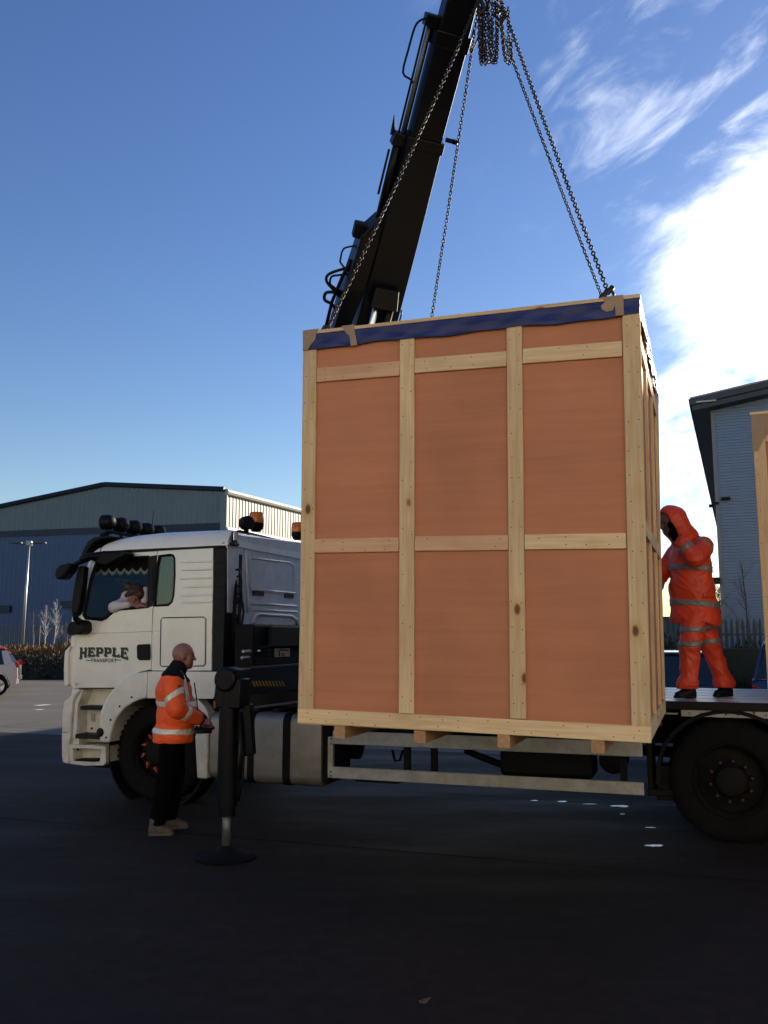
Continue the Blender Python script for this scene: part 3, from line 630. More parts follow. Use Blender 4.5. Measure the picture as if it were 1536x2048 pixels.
# ------------------------------------------------------------------ parked cars
def car(P, rz, body, roofm, label, L_=3.6, W=1.62, H=1.48, kind='hatch', group=None, name='parked_car', lamp='tail'):
    w = empty(name, P, rz, label, 'car', group)           # local +x is the front
    x0, x1 = -L_ / 2, L_ / 2; wb = L_ / 2 - 0.56; wr = 0.30; sill = 0.24; belt = 0.92 if H < 1.6 else 1.05
    def arch(cx): return [(cx + (wr + .06) * math.cos(a), 0.30 + (wr + .06) * math.sin(a)) for a in np.linspace(math.pi, 0, 9)]
    lower = [(x0 + .02, .34), (x0 + .25, sill)] + arch(-wb) + arch(wb) + [(x1 - .2, sill), (x1, .40), (x1 - .02, .66), (x1 - .18, .80), (x1 - .85, belt), (x0 + .12, belt + .02), (x0 + .02, .85), (x0, .6)]
    m_ = MB(); m_.plate(lower, -W / 2, W / 2); m_.build('body', body, w, bevel=0.05, segs=3, auto=40)
    # greenhouse: tapered
    def gh(y0, inset, mtl, nm, pts, zt=None):
        b = MB(); n = len(pts)
        vs = []
        for s_ in (-1, 1):
            for (x, z) in pts:
                f = (z - belt) / (H - belt); vs.append((x, s_ * (W / 2 - y0 - inset * f), z))
        fs = [tuple(range(n)), tuple(range(2 * n - 1, n - 1, -1))] + [(i, n + i, n + (i + 1) % n, (i + 1) % n) for i in range(n)]
        b.add(vs, fs); return b.build(nm, mtl, w, bevel=0.03, auto=40)
    rr = x0 + (0.16 if kind != 'suv' else 0.10)
    gh(0.03, 0.16, M['glass_dark'], 'window_band', [(rr, belt), (x1 - 1.0, belt), (x1 - 1.55, H - .06), (rr + .26, H - .06)])
    gh(0.06, 0.16, roofm, 'roof', [(rr + .20, H - .08), (x1 - 1.52, H - .08), (x1 - 1.7, H - .01), (rr + .5, H), (rr + .22, H - .03)])
    for s_ in (-1, 1):
        for nm, xs in (('rear_pillar', ((rr - .02, belt), (rr + .24, belt), (rr + .34, H - .12), (rr + .16, H - .12))), ('door_pillar', ((-.05, belt), (.03, belt), (.0, H - .06), (-.08, H - .06)))):
            b = MB(); vs = []
            for yy in (0.0, 0.04):
                for x, z in xs:
                    f = (z - belt) / (H - belt); vs.append((x, s_ * (W / 2 - .01 - yy - .165 * f), z))
            b.add(vs, [(0, 1, 2, 3), (7, 6, 5, 4), (0, 4, 5, 1), (1, 5, 6, 2), (2, 6, 7, 3), (3, 7, 4, 0)]); b.build(nm, body, w)
        b = MB(); b.bb(x0 - .012, x0 + .07, s_ * W / 2 - .08 * (s_ > 0) - (0 if s_ > 0 else -0), s_ * (W / 2 + .006) if s_ > 0 else s_ * (W / 2 + .006) + .126, .84, .98); b.build('tail_lamp', M[lamp], w, bevel=0.01)
        b = MB(); b.bb(x1 - .22, x1 - .02, s_ * (W / 2 - .14) - .1, s_ * (W / 2 - .14) + .1, .62, .76); b.build('headlight', M['reflector'], w, bevel=0.02)
        for cx in (-wb, wb):
            b = MB(); c = (cx, s_ * (W / 2 - .17), .30); ax = (0, s_, 0)
            b.lathe([(.17, 0), (.285, .0), (.30, .03), (.30, .15), (.285, .18), (.20, .185), (.19, .12), (.17, .10)], c, ax, 28, caps=(True, False)); ty = b.build('wheel', M['rubber'], w, auto=35)
            b = MB(); b.lathe([(.20, .12), (.20, .183), (.185, .183), (.18, .14), (.0, .13)], c, ax, 28, caps=(False, False))
            for k in range(5):
                a = 2 * math.pi * k / 5 + .3; p = Vector(c) + Vector((0, s_ * .165, 0)); dr = Vector((math.cos(a), 0, math.sin(a)))
                b.tube([p + dr * .03, p + dr * .18], [.035, .028], 5)
            b.tube([Vector(c) + Vector((0, s_ * .13, 0)), Vector(c) + Vector((0, s_ * .18, 0))], .045, 10); b.build('rim', M['alloy'], ty, auto=35)
    b = MB(); b.bb(x0 - .02, x0 + .01, -.26, .26, .52, .63); b.build('number_plate', M['plate_c'], w)
    b = MB(); b.bb(x0 - .03, x0 + .12, -W / 2 + .05, W / 2 - .05, .34, .50); b.build('bumper', body, w, bevel=0.03)
    return w
P = at_depth(-92, 1385, 28); 
car((at_depth(27, 1385, 28).x - 1.62, 27.4, 0), R(204), M['car_cream'], M['car_red'], 'cream hatchback with red roof at the far left edge, nearer of two', H=1.47)
car((at_depth(34, 1385, 31).x - 1.62, 30.4, 0), R(204), M['car_silver'], M['car_red'], 'silver hatchback mostly hidden behind the cream red-roofed one', H=1.30)
car((5.62, 17.2, 0), R(71), M['car_navy'], M['car_navy'], 'dark navy hatchback glimpsed between the orange worker legs', H=1.52)
car((7.62, 16.2, 0), R(67), M['car_blue'], M['car_blue'], 'dark blue tall estate car at the right edge beyond the deck', L_=4.3, W=1.78, H=1.70, kind='suv')
def world_px(p):
    q = p - CAMP; f = q.y * math.cos(PITCH) + q.z * math.sin(PITCH); u = -q.y * math.sin(PITCH) + q.z * math.cos(PITCH); return (768 + FPX * q.x / f, 1024 - FPX * u / f)

# ------------------------------------------------------------------ the lorry
T = empty('lorry', TO, -TYAW, 'white and grimy flatbed lorry with lettered cab door, woman leaning from its window', 'lorry')
CW = 2.36                                       # cab width
def pl(name, pts, d0, d1, m, holes=(), bevel=0.006, parent=T, at=0.0, auto=None):
    b = MB(); b.plate(sps(pts, at), d0, d1, [sps(h, at) for h in holes]); return b.build(name, M[m] if isinstance(m, str) else m, parent, bevel=bevel, auto=auto)
def rplate(name, pts, s0, s1, m, parent=T, holes=(), bevel=0.006, at=None):
    b = MB(); s_ = at if at is not None else s1
    b.plate(rps(pts, s_), s0, s1, [rps(h, s_) for h in holes], fn=lambda u, v, w: (w, u, v)); return b.build(name, M[m], parent, bevel=bevel)
WIN = [(193, 1121), (247, 1116.5), (298, 1113), (297.5, 1170), (297, 1214), (270, 1216), (243, 1218), (230, 1221), (221, 1228), (212, 1236), (204, 1239.5), (171, 1236.5), (167, 1230), (173, 1195), (182, 1155)]
DOOR = [(196, 1110), (250, 1106), (314, 1102), (308, 1170), (303.5, 1250), (301.5, 1339), (292, 1341), (277, 1345), (262, 1353), (248, 1361), (236, 1372), (234, 1376), (150, 1376), (149, 1330), (150, 1270), (158, 1243), (164, 1205), (173, 1165), (184, 1128)]
SIDE = [(315.5, 1102), (370, 1098), (426, 1095), (425.5, 1180), (423.5, 1260), (423, 1341), (360, 1341.5), (303, 1341), (305, 1250), (309.5, 1170)]
QW = [(318, 1112), (340, 1109.5), (346, 1111), (349, 1117), (349.5, 1150), (347, 1190), (344, 1203), (337, 1210), (308, 1212), (309.5, 1180), (313, 1140)]
door = pl('door', DOOR, 0.0, 0.05, 'white', [WIN], 0.008)
side = pl('cab_side', SIDE, 0.0, 0.05, 'white', [QW], 0.008)
# window surround of the door
pts = sps(WIN); b = MB(); b.tube([(s_, 0.012, z) for s_, z in pts], 0.022, 6, closed=True); b.build('window_frame', M['black'], door, auto=50)
pl('door_pillar', [(297, 1113), (313.5, 1110), (305, 1213), (296.5, 1214)], -0.006, 0.03, 'trim', parent=door)
pl('window_slot', [(304, 1135), (309, 1134.6), (306.5, 1180), (303.5, 1180)], -0.010, 0.0, 'black', parent=door)
pts = sps(QW); b = MB(); b.tube([(s_, 0.006, z) for s_, z in pts], 0.016, 6, closed=True); b.build('window_frame', M['black'], side, auto=50)
pl('quarter_glass', QW, 0.018, 0.026, 'glass', bevel=0, parent=side)
# drawn curtain behind the quarter glass
b = MB(); a0, z0 = sp(309, 1212); a1, z1 = sp(350, 1108); n = 40; vs = []
for i in range(n + 1):
    x = a0 + (a1 - a0) * i / n; y = 0.10 + 0.018 * math.sin(i * 1.5)
    vs += [(x, y, z0 - .02), (x, y + .01, z1 + .02)]
b.add(vs, [(2 * i, 2 * i + 2, 2 * i + 3, 2 * i + 1) for i in range(n)])
M['curtain'] = mat('grey green curtain', (0.20, 0.27, 0.24), 0.9, var=0.1, vs=6); b.build('curtain', M['curtain'], T, smooth=True, fix=False)
# storage hatch: seam ring plus panel
HT = [(326, 1235.5), (408, 1234), (412, 1238), (411.5, 1328), (408, 1332), (324, 1333), (320.5, 1329), (322, 1240)]
b = MB(); b.tube([(s_, -0.001, z) for s_, z in sps(HT)], 0.006, 5, closed=True); b.build('hatch_seam', M['trim'], side)
pl('storage_hatch', [(327.5, 1237.5), (407, 1236), (410, 1239), (409.7, 1327), (407, 1330), (325, 1331), (322.5, 1328), (323.7, 1241)], -0.006, 0.0, 'white', bevel=0.005, parent=side)
# shallow crease along door and side
for par, p0, p1 in ((door, (152, 1268), (304, 1262)), (side, (306.5, 1262), (321, 1261))):
    (a0, z0), (a1, z1) = sp(*p0), sp(*p1); b = MB(); b.tube([(a0, -0.001, z0), (a1, -0.001, z1)], 0.006, 5); b.build('crease', M['white'], par, auto=60)
# ribs added on the upper side, shaped to imitate streaks of reflected light
for i, y in enumerate((1125, 1141, 1158, 1175, 1192, 1206)):
    (a0, z0), (a1, z1) = sp(360 + i % 2 * 4, y - .6), sp(424, y - 2.4); b = MB(); b.tube([(a0, 0.004, z0), ((a0 + a1) / 2, -0.004, (z0 + z1) / 2), (a1, 0.002, z1)], 0.012, 6); b.build('reflection_rib', M['white'], side, auto=60)
# door handle
hd = pl('door_handle', [(277, 1289), (301, 1288), (302, 1291), (302, 1317), (300, 1320), (280, 1320.5), (275.5, 1316), (275, 1293)], -0.022, 0.0, 'black', bevel=0.01, parent=door)
# lettering HEPPLE
def rects_for(ch):
    t = .26; hbar = .17; R_ = []
    if ch == 'H': R_ = [(0.06, .32, 0, 1), (.68, .94, 0, 1), (.3, .7, .42, .58), (0, .36, .86, 1), (.64, 1, .86, 1), (0, .36, 0, .13), (.64, 1, 0, .13)]
    if ch == 'E': R_ = [(0.08, .38, 0, 1), (0, .95, .84, 1), (0, 1, 0, .16), (.3, .75, .42, .58), (.8, .95, .72, 1), (.85, 1, 0, .28), (.64, .75, .36, .64)]
    if ch == 'P': R_ = [(0.08, .38, 0, 1), (0, .85, .84, 1), (0.3, .85, .34, .50), (.68, .98, .42, .92), (0, .48, 0, .13)]
    if ch == 'L': R_ = [(0.08, .38, 0, 1), (0, .48, .87, 1), (0, 1, 0, .16), (.82, 1, 0, .30)]
    return R_
def lettering():
    (sa, zt), (sb, zt2) = sp(160, 1294.5), sp(256.5, 1293)
    zlow = sp(208, 1312)[1]; zl_out = sp(160, 1318)[1]
    W_ = (sb - sa); gap = 0.012; lw = (W_ - 5 * gap) / 6
    for nm, off, m_, dd in (('lettering_shadow', (0.010, -0.013), 'ink2', -0.0022), ('lettering', (0, 0), 'ink', -0.0042)):
        b = MB()
        for i, ch in enumerate('HEPPLE'):
            x0 = sa + i * (lw + gap)
            for k, (u0, u1, v0, v1) in enumerate(rects_for(ch)):
                vs = []
                for u, v in ((u0, v0), (u1, v0), (u1, v1), (u0, v1)):
                    x = x0 + u * lw; q = (x - (sa + sb) / 2) / (W_ / 2); zb = zlow + (zl_out - zlow) * q * q * q * q
                    vs.append((x + off[0], dd - 0.0001 * k, zb + (zt - zb) * v + off[1]))
                b.add(vs, [(0, 1, 2, 3)])
        b.build(nm, M[m_], door, fix=False)
    cu = bpy.data.curves.new('t', 'FONT'); cu.body = 'TRANSPORT'; cu.size = 0.056; cu.align_x = 'CENTER'; cu.offset = 0.0012; cu.space_character = 1.12
    to = bpy.data.objects.new('t', cu); col.objects.link(to); bpy.context.view_layer.update()
    me = bpy.data.meshes.new_from_object(to.evaluated_get(bpy.context.evaluated_depsgraph_get())); bpy.data.objects.remove(to)
    me.materials.clear(); me.materials.append(M['ink'])
    o = bpy.data.objects.new('transport_lettering', me); col.objects.link(o); o.parent = door; o.rotation_euler = (math.pi / 2, 0, 0)
    s0, z0 = sp(207.5, 1324.4); o.location = (s0, -0.004, z0)
    for p0, p1 in (((172, 1320.8), (183, 1320.6)), ((230.5, 1320), (242, 1319.8))):
        (a, z), (c, z2) = sp(*p0), sp(*p1); b = MB(); b.bb(a, c, -.0045, -.002, z - .004, z + .004); b.build('lettering_dash', M['ink'], door)
    # tiny maker's notice low on the door
    for k in range(3):
        (a, z) = sp(151, 1366 + k * 2.2); b = MB(); b.bb(a, a + .05 - .008 * k, -.0035, -.002, z - .002, z + .002); b.build('small_print', M['ink2'], door)
lettering()

# front corner, A pillar, windscreen, roof
pl('front_pillar', [(172, 1131), (181, 1112), (193, 1110), (183, 1130), (172, 1166), (163, 1206), (157, 1243), (149, 1268), (139, 1272), (141, 1240), (148, 1190), (158, 1148)], 0.01, 0.12, 'white', bevel=0.02)
pl('front_corner', [(139.5, 1272), (148, 1270), (147.5, 1376), (147, 1380), (137, 1368)], 0.02, 0.25, 'white', bevel=0.015)
pl('air_guide', [(131, 1302), (138, 1295), (144, 1292), (139, 1304), (138, 1360), (139, 1370), (133, 1373), (129, 1369), (129, 1330)], -0.02, 0.10, 'white', bevel=0.015)
pl('air_guide_gap', [(139, 1300), (148, 1288), (148, 1378), (139, 1374)], 0.06, 0.3, 'black', bevel=0)
# nose panel and windscreen across the width
b = MB(); prof = sps([(139, 1275), (150, 1275), (150, 1500), (127, 1500), (126, 1440), (137, 1375)]); b.plate(prof, 0.06, CW - 0.06); b.build('nose_panel', M['white'], T, bevel=0.02)
b = MB(); prof = sps([(160, 1148), (181, 1112), (186, 1113), (166, 1150), (150, 1240), (148, 1272), (140, 1272), (142, 1240)]); b.plate(prof, 0.13, CW - 0.13); b.build('windscreen', M['glass'], T)
b = MB(); prof = sps([(140, 1262), (190, 1262), (190, 1275), (140, 1275)]); b.plate(prof, 0.1, CW - .1); b.build('dashboard', M['black'], T)
sF, zF = sp(200, 1098); sR, zR = sp(450, 1090)
# roof: cross section lofted, with rounded gutters, front slope
def roof():
    # (s, z of crown) along the lorry; edges drop to the gutter line
    top = sps([(192, 1096), (199, 1088), (210, 1080), (226, 1073.5), (260, 1066.5), (313, 1061.5), (370, 1058.5), (420, 1056.5), (449, 1056), (455, 1061)])
    base = sps([(181, 1111), (187, 1108), (200, 1104), (222, 1101.5), (260, 1099), (313, 1096.5), (370, 1094), (420, 1091.5), (449, 1090), (456, 1089.5)])
    fr = [(0.0, 0.0), (0.0, 0.25), (0.012, 0.55), (0.035, 0.82), (0.075, 0.97), (0.14, 1.02), (0.5, 1.08)]; fr = fr + [(1 - a, b_) for a, b_ in reversed(fr[:-1])]
    vs = []
    for (s1, z1), (s0, z0) in zip(top, base):
        for a, f in fr: vs.append((s0 + (s1 - s0) * min(f, 1), a * CW, z0 + (z1 - z0) * f))
    n = len(fr); k = len(top); fs = [(i * n + j, (i + 1) * n + j, (i + 1) * n + j + 1, i * n + j + 1) for i in range(k - 1) for j in range(n - 1)]
    fs += [tuple(range(n)), tuple((k - 1) * n + j for j in reversed(range(n)))]
    fs += [((i + 1) * n, i * n, i * n + n - 1, (i + 1) * n + n - 1) for i in range(k - 1)]
    b = MB(); b.add(vs, fs); return b.build('roof', M['white'], T, auto=50)
rf = roof()
pl('gutter_trim', [(199, 1104), (450, 1091.5), (450, 1094.5), (426, 1096), (199, 1108)], -0.012, 0.02, 'trim', bevel=0.003)
b = MB(); (a0, z0), (a1, z1) = sp(200, 1105), sp(205, 1086); b.tube([(a0, -0.003, z0), (a0 + (a1 - a0) * .5, 0.0, z0 + (z1 - z0) * .55), (a1 + .01, 0.05, z1)], 0.005, 5); b.build('roof_seam', M['trim'], T)
# dark sun visor wrapping over the front
b = MB(); prof = sps([(163, 1120), (165, 1108), (171, 1094), (178, 1083), (189, 1075), (205, 1072.5), (226, 1072.5), (222, 1075), (206, 1077), (193, 1082), (184, 1091), (176, 1104), (170, 1120)]); b.plate(prof, -0.02, CW + .02); b.build('sun_visor', M['black'], T, bevel=0.01)
# far side of the cab
b = MB(); b.plate(sps(DOOR), CW - .05, CW, [sps(WIN)]); b.build('far_door', M['white'], T)
b = MB(); b.plate(sps(SIDE), CW - .05, CW, [sps([(320, 1125), (347, 1123), (345, 1203), (310, 1206)])]); b.build('far_side', M['white'], T)
b = MB(); b.plate(sps([(WIN[0]), (297, 1113), (297, 1214), (243, 1218), (205, 1238), (167, 1237), (182, 1155)]), CW - .03, CW - .024); b.build('far_glass', M['glass'], T)
# floor, back of the cab, interior
b = MB(); (a0, z0), (a1, z1) = sp(152, 1352), sp(450, 1352); b.bb(a0 + .02, a1 - .1, .06, CW - .06, z0 - .12, z0); b.build('floor_pan', M['frame'], T)
sRe = sp(450, 1090)[0]
b = MB(); (s1, zq) = sp(352, 1230); b.bb(s1, s1 + .55, .12, CW - .12, zq - .05, zq + .15); b.bb(s1 + .4, s1 + .44, .1, CW - .1, zq, zq + .9); b.build('bunk', M['grey_fab'], T, bevel=0.03)
b = MB(); b.bb(-.02 + .0, .13, 0.42, .92, 1.45, 2.12); b.bb(-.42, .1, .4, .95, 1.40, 1.55); so = b.build('seat', M['grey_fab'], T, bevel=0.06, segs=3)
inst(so, loc=(0, 1.2, 0))
b = MB(); c = Vector((-.62, 1.72, 1.86)); b.tube([c + Vector((.10 * math.sin(a) * .5, .22 * math.cos(a), .2 * math.sin(a))) for a in np.linspace(0, 2 * math.pi, 24, endpoint=False)], .017, 7, closed=True); b.tube([c, c + Vector((-.25, 0, -.3))], .03, 6); b.build('steering_wheel', M['black'], T)
# far wing mirror seen through the cab
b = MB(); b.bb(-.98, -.93, CW + .1, CW + .42, 2.05, 2.5); b.build('mirror', M['black'], T, bevel=.03)
# tasselled pelmet across the side window and screen
def pelmet(d, name='window_pelmet'):
    b = MB(); (a0, zt), (a1, zt1) = sp(188, 1118, d), sp(299, 1110, d); zb = sp(240, 1136, d)[1]; n = 84; vs = []
    for i in range(n + 1):
        t = i / n; x = a0 + (a1 - a0) * t; sc_ = abs(math.sin(t * math.pi * 7)); y = d + .012 * math.sin(i * .9)
        vs += [(x, y, zt + .05), (x, y, zb - .045 * sc_)]
    b.add(vs, [(2 * i, 2 * i + 2, 2 * i + 3, 2 * i + 1) for i in range(n)]); o = b.build(name, M['navy'], T, fix=False)
    b = MB()
    for i in range(150):
        t = i / 149; x = a0 + (a1 - a0) * t; sc_ = abs(math.sin(t * math.pi * 7)); z = zb - .045 * sc_; b.add([(x - .004, d - .006, z), (x + .004, d - .006, z), (x + .002 * math.sin(i), d - .006, z - .045)], [(0, 1, 2)])
    b.build('fringe', M['curtain'], o, fix=False)
pelmet(0.10)
# ------- mirrors, arms
b = MB(); prof = sps([(161, 1135), (168, 1131), (173, 1134), (171, 1165), (165, 1205), (160, 1226), (155, 1233), (149, 1231), (147, 1214), (152, 1175)], -0.12); b.plate(prof, -0.17, -0.07)
mr = b.build('mirror', M['black'], T, bevel=0.022, segs=3)
b = MB(); b.plate(sps([(172, 1140), (175, 1143), (172, 1185), (166, 1222), (161, 1226), (168, 1185)], -0.06), -0.07, -0.05); b.build('mirror_glass', M['steel'], mr)
def tb(name, pts, r, m='black', par=T, n=8, sm=True):
    b = MB(); b.tube([(*sp(x, y, d)[:1], d, sp(x, y, d)[1]) for x, y, d in pts], r, n); return b.build(name, M[m], par, smooth=sm)
tb('mirror_arm', [(262, 1104, -.02), (238, 1108, -.08), (205, 1110, -.15), (172, 1114, -.30), (160, 1120, -.35)], [.03, .04, .045, .04, .03], par=mr)
tb('mirror_arm', [(150, 1228, -.3), (152, 1238, -.25), (162, 1246, -.1), (176, 1248, 0.0)], [.03, .035, .04, .04], par=mr)
b = MB(); b.plate(sps([(146, 1250), (152, 1243), (177, 1244), (178, 1262), (172, 1268), (147, 1270), (143, 1264)], -.06), -.16, 0.01); b.build('indicator_housing', M['black'], T, bevel=.02)
def blob_plate(name, pts, d, th, m, par=T, bev=.03):
    b = MB(); b.plate(sps(pts, d), d - th / 2, d + th / 2); return b.build(name, M[m], par, bevel=bev, segs=3)
fm = blob_plate('front_mirror', [(117, 1152), (119, 1140), (127, 1131), (140, 1128), (150, 1126), (150, 1134), (143, 1147), (133, 1158), (121, 1160)], -.22, .16, 'black')
tb('mirror_arm', [(146, 1131, -.2), (165, 1122, -.15), (188, 1113, -.05), (212, 1106, 0)], [.025, .03, .035, .03], par=fm)
blob_plate('kerb_mirror', [(190, 1112), (214, 1106), (238, 1109), (250, 1104), (261, 1106), (259, 1113), (240, 1122), (222, 1131), (206, 1129), (192, 1122)], -.12, .18, 'black')
# ------- lamps over the screen
(sb_, zb_) = sp(222, 1064, 0.3)
b = MB(); b.tube([(sb_ + .02, d, zb_ + (.0 if .2 < d < CW - .2 else -.06)) for d in np.linspace(.1, CW - .1, 12)], .022, 7); b.build('lamp_bar', M['black'], T, smooth=True)
lb = MB(); lb.lathe([(.0, -.10), (.045, -.095), (.078, -.07), (.090, -.03), (.090, .0), (.090, .05), (.082, .055)], (0, 0, 0), (-1, 0, 0), 24); lb.tube([(0.0, 0, -.1), (.02, 0, -.17)], .02, 6)
sp0 = lb.build('spotlight', M['black'], T, auto=40)
gb = MB(); gb.lathe([(.08, .052), (.076, .06), (.03, .066)], (0, 0, 0), (-1, 0, 0), 24); g0 = gb.build('lens', M['reflector'], sp0, auto=50)
for i, d in enumerate(np.linspace(.22, 1.26, 5)):
    o = sp0 if i == 0 else inst(sp0)
    o.location = (sb_, float(d), zb_ + .105)
    if i: inst(g0, o)
tb('aerial', [(303, 1062, .4), (308, 1020, .4)], .004)
# ------- roof bar with beacons at the rear of the cab
(q, zq) = rp(470, 1072, sRe); (q2, zq2) = rp(600, 1084, sRe)
b = MB(); b.tube([(sRe - .02, .02, zq - .12), (sRe - .02, .12, zq + .0), (sRe - .02, .35, zq + .05), (sRe - .02, CW - .3, zq + .05), (sRe - .02, CW - .05, zq - .02)], .035, 8); b.build('beacon_bar', M['black'], T, smooth=True)
def beacon(d, z):
    b = MB(); b.lathe([(.05, -.10), (.085, -.05), (.088, 0)], (0, 0, 0), (0, 0, 1), 20); o = b.build('beacon', M['black'], T, auto=40); o.location = (sRe - .02, d, z)
    b = MB(); b.lathe([(.085, 0), (.088, .02), (.082, .115), (.07, .125), (.0, .128)], (0, 0, 0), (0, 0, 1), 20); b.build('beacon_lens', M['amber'], o, auto=50)
d1, zz1 = rp(516, 1046, sRe); beacon(d1, zz1)
d2, zz2 = rp(597, 1064, sRe); beacon(d2 + .03, zz2)
d3, zz3 = rp(493, 1046, sRe)
b = MB(); b.lathe([(.05, -.06), (.078, -.045), (.080, .045), (.07, .06)], (0, 0, 0), (.8, -.5, 0), 20); b.tube([(0, 0, -.08), (0, 0, -.15)], .03, 6); o = b.build('work_lamp', M['black'], T, auto=40); o.location = (sRe, d3, zz3)
b = MB(); b.box((0, 0, 0), (.02, .11, .12)); b.box((0.0, 0, -.075), (.05, .13, .03)); wl = b.build('reversing_lamp', M['black'], T, bevel=.005); d4, z4 = rp(463, 1074, sRe + .05); wl.location = (sRe + .06, d4 + .05, z4)
b = MB(); b.box((.014, 0, 0.01), (.01, .095, .085)); b.build('lamp_glass', M['reflector'], wl)
# ------- dark flank behind the cab side, then the cab's back wall
pl('side_fairing', [(427.5, 1096), (452, 1094.5), (449.5, 1200), (446, 1341), (424.5, 1341), (425.5, 1220)], 0.0, 0.25, 'trim', bevel=.01)
for i, y in enumerate((1122, 1145, 1170, 1195, 1220, 1245)):
    (a, z), (c, z2) = sp(430, y), sp(449, y - 1); b = MB(); b.bb(a, c, -.008, 0, z - .03, z - .005); b.build('fairing_rib', M['black'], T)
BS = sRe + .02
def bk(name, pts, s0, s1, m='white_shaded', holes=(), bev=.012, par=T):
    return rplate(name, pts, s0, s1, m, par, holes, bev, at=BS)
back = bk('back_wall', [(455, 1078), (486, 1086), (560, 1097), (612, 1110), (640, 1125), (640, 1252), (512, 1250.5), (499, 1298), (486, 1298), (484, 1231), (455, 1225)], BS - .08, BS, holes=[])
bk('back_roof_slope', [(470, 1070), (494, 1071), (600, 1084), (640, 1100), (640, 1124), (612, 1109), (488, 1086), (478, 1082)], BS - .06, BS + .012, par=back)
PAN = [(499, 1116), (520, 1118), (580, 1125), (586, 1132), (589, 1190), (500, 1180.5)]
(b_ := MB()).tube([(BS + .004, *rp(x, y, BS)) for x, y in PAN], .010, 6, closed=True); b_.build('panel_bead', M['white_shaded'], back, smooth=True)
for (y0, y1) in (((501, 1178.5), (588, 1186)), ((501, 1206), (591, 1212)), ((501, 1218.5), (592, 1223.5))):
    b = MB(); b.tube([(BS + .008, *rp(*y0, BS)), (BS + .008, *rp(*y1, BS))], .014, 7); b.build('back_rib', M['white_shaded'], back, smooth=True)
for pts in ([(504, 1181), (526, 1183), (526, 1192), (505, 1190.5)], [(568, 1186.5), (586, 1188), (585.5, 1197), (568, 1195.5)]):
    bk('vent', pts, BS - .01, BS + .015, 'black', par=back, bev=.004)
(b_ := MB()).tube([(BS + .006, *rp(x, y, BS)) for x, y in ((505, 1246), (508, 1233), (516, 1228), (580, 1232), (590, 1238), (594, 1250))], .022, 7); b_.build('arch_bead', M['white_shaded'], back, smooth=True)
(b_ := MB()).tube([(BS + .006, *rp(x, y, BS)) for x, y in ((490, 1097), (575, 1111), (584, 1112))], .008, 6); b_.build('back_rib', M['white_shaded'], back, smooth=True)
(b_ := MB()).tube([(BS + .01, *rp(x, y, BS)) for x, y in ((489, 1100), (492, 1150), (494, 1200), (494, 1225))], .012, 6); b_.build('back_rib', M['white_shaded'], back, smooth=True)
# column of hoses and coils between cab flank and back wall
for i, (x, y, r) in enumerate(((466, 1172, .12), (467, 1180, .10), (466, 1205, .12), (467, 1212, .09), (468, 1230, .12))):
    s_, z_ = sp(x, y, .18); b = MB(); b.tube([(s_ + .05 + r * .5 * math.cos(a), .16 + .03 * i / 5 + .02 * math.sin(a), z_ + r * 1.5 * math.sin(a)) for a in np.linspace(-1.9, 1.9, 20)], .012, 6); b.build('coiled_air_line', M['black'], T, smooth=True)
for i in range(5):
    x = 455 + i * 4; tb('hose', [(x, 1120 + 7 * i, .14 + .03 * i), (x + 2, 1180, .2), (x - 1, 1240, .16), (x + 3, 1300, .2), (x + 6, 1345, .3)], .014)
b = MB(); (a, z), (c, z2) = sp(452, 1110, .3), sp(480, 1300, .3); b.bb(a, c - .02, .28, .34, z2, z); b.build('hose_board', M['frame'], T)
# ------- lower front: steps, arch, bumper end
ST = [(150, 1381), (160, 1381), (152, 1392), (146, 1405), (142.5, 1440), (141, 1476), (137.5, 1490), (137.5, 1528), (126, 1525), (124, 1512), (123.8, 1466), (126, 1420), (129, 1403), (138, 1396)]
pl('bumper_end', ST, -0.01, 0.22, 'white', bevel=.015)
b = MB(); (a0, z0), (a1, z1) = sp(124, 1464), sp(137, 1464.5); b.bb(a0 - .003, a1, -.014, -.009, z0 - .003, z0 + .003); b.build('bumper_seam', M['trim'], T)
pl('step_well', [(152, 1380), (232, 1379), (222, 1395), (209, 1420), (204, 1440), (204, 1490), (140, 1487), (146, 1405)], 0.20, 0.26, 'white', bevel=.01)
pl('step_cheek', [(152, 1380), (162, 1380), (158, 1395), (152, 1410), (149, 1478), (141, 1478), (146, 1405)], 0.03, 0.22, 'white', bevel=.01)
pl('step', [(157, 1412), (208, 1413), (207, 1421), (156, 1420)], 0.03, 0.24, 'trim', bevel=.01)
pl('step', [(149, 1468), (213, 1471), (213, 1480), (148, 1477)], 0.01, 0.24, 'trim', bevel=.01)
pl('step', [(149, 1519), (196, 1519), (190, 1526), (146, 1524)], 0.02, 0.22, 'frame', bevel=.005)
pl('bottom_step_box', [(137, 1489), (172, 1490), (211, 1493), (211.5, 1525), (207, 1531), (170, 1531.5), (139, 1528)], 0.0, 0.26, 'white', [[(145, 1497), (170, 1497), (203, 1499), (199, 1523), (185, 1524), (147, 1522)]], bevel=.01)
pl('step_box_back', [(140, 1492), (208, 1494), (206, 1528), (141, 1527)], 0.16, 0.22, 'white', bevel=.0)
pl('belly_bracket', [(162, 1531), (206, 1534), (205, 1543), (165, 1539)], 0.2, 0.4, 'frame', bevel=.01)
pl('grab_mark', [(160, 1428), (168, 1430), (168, 1447), (160, 1446)], 0.185, 0.2, 'rail', bevel=.01)
b = MB(); s_, z_ = sp(206, 1464); b.lathe([(.05, 0), (.05, .05), (.03, .07)], (s_, 0.0, z_), (0, -1, 0), 14); b.build('side_marker', M['trim'], T, auto=40)
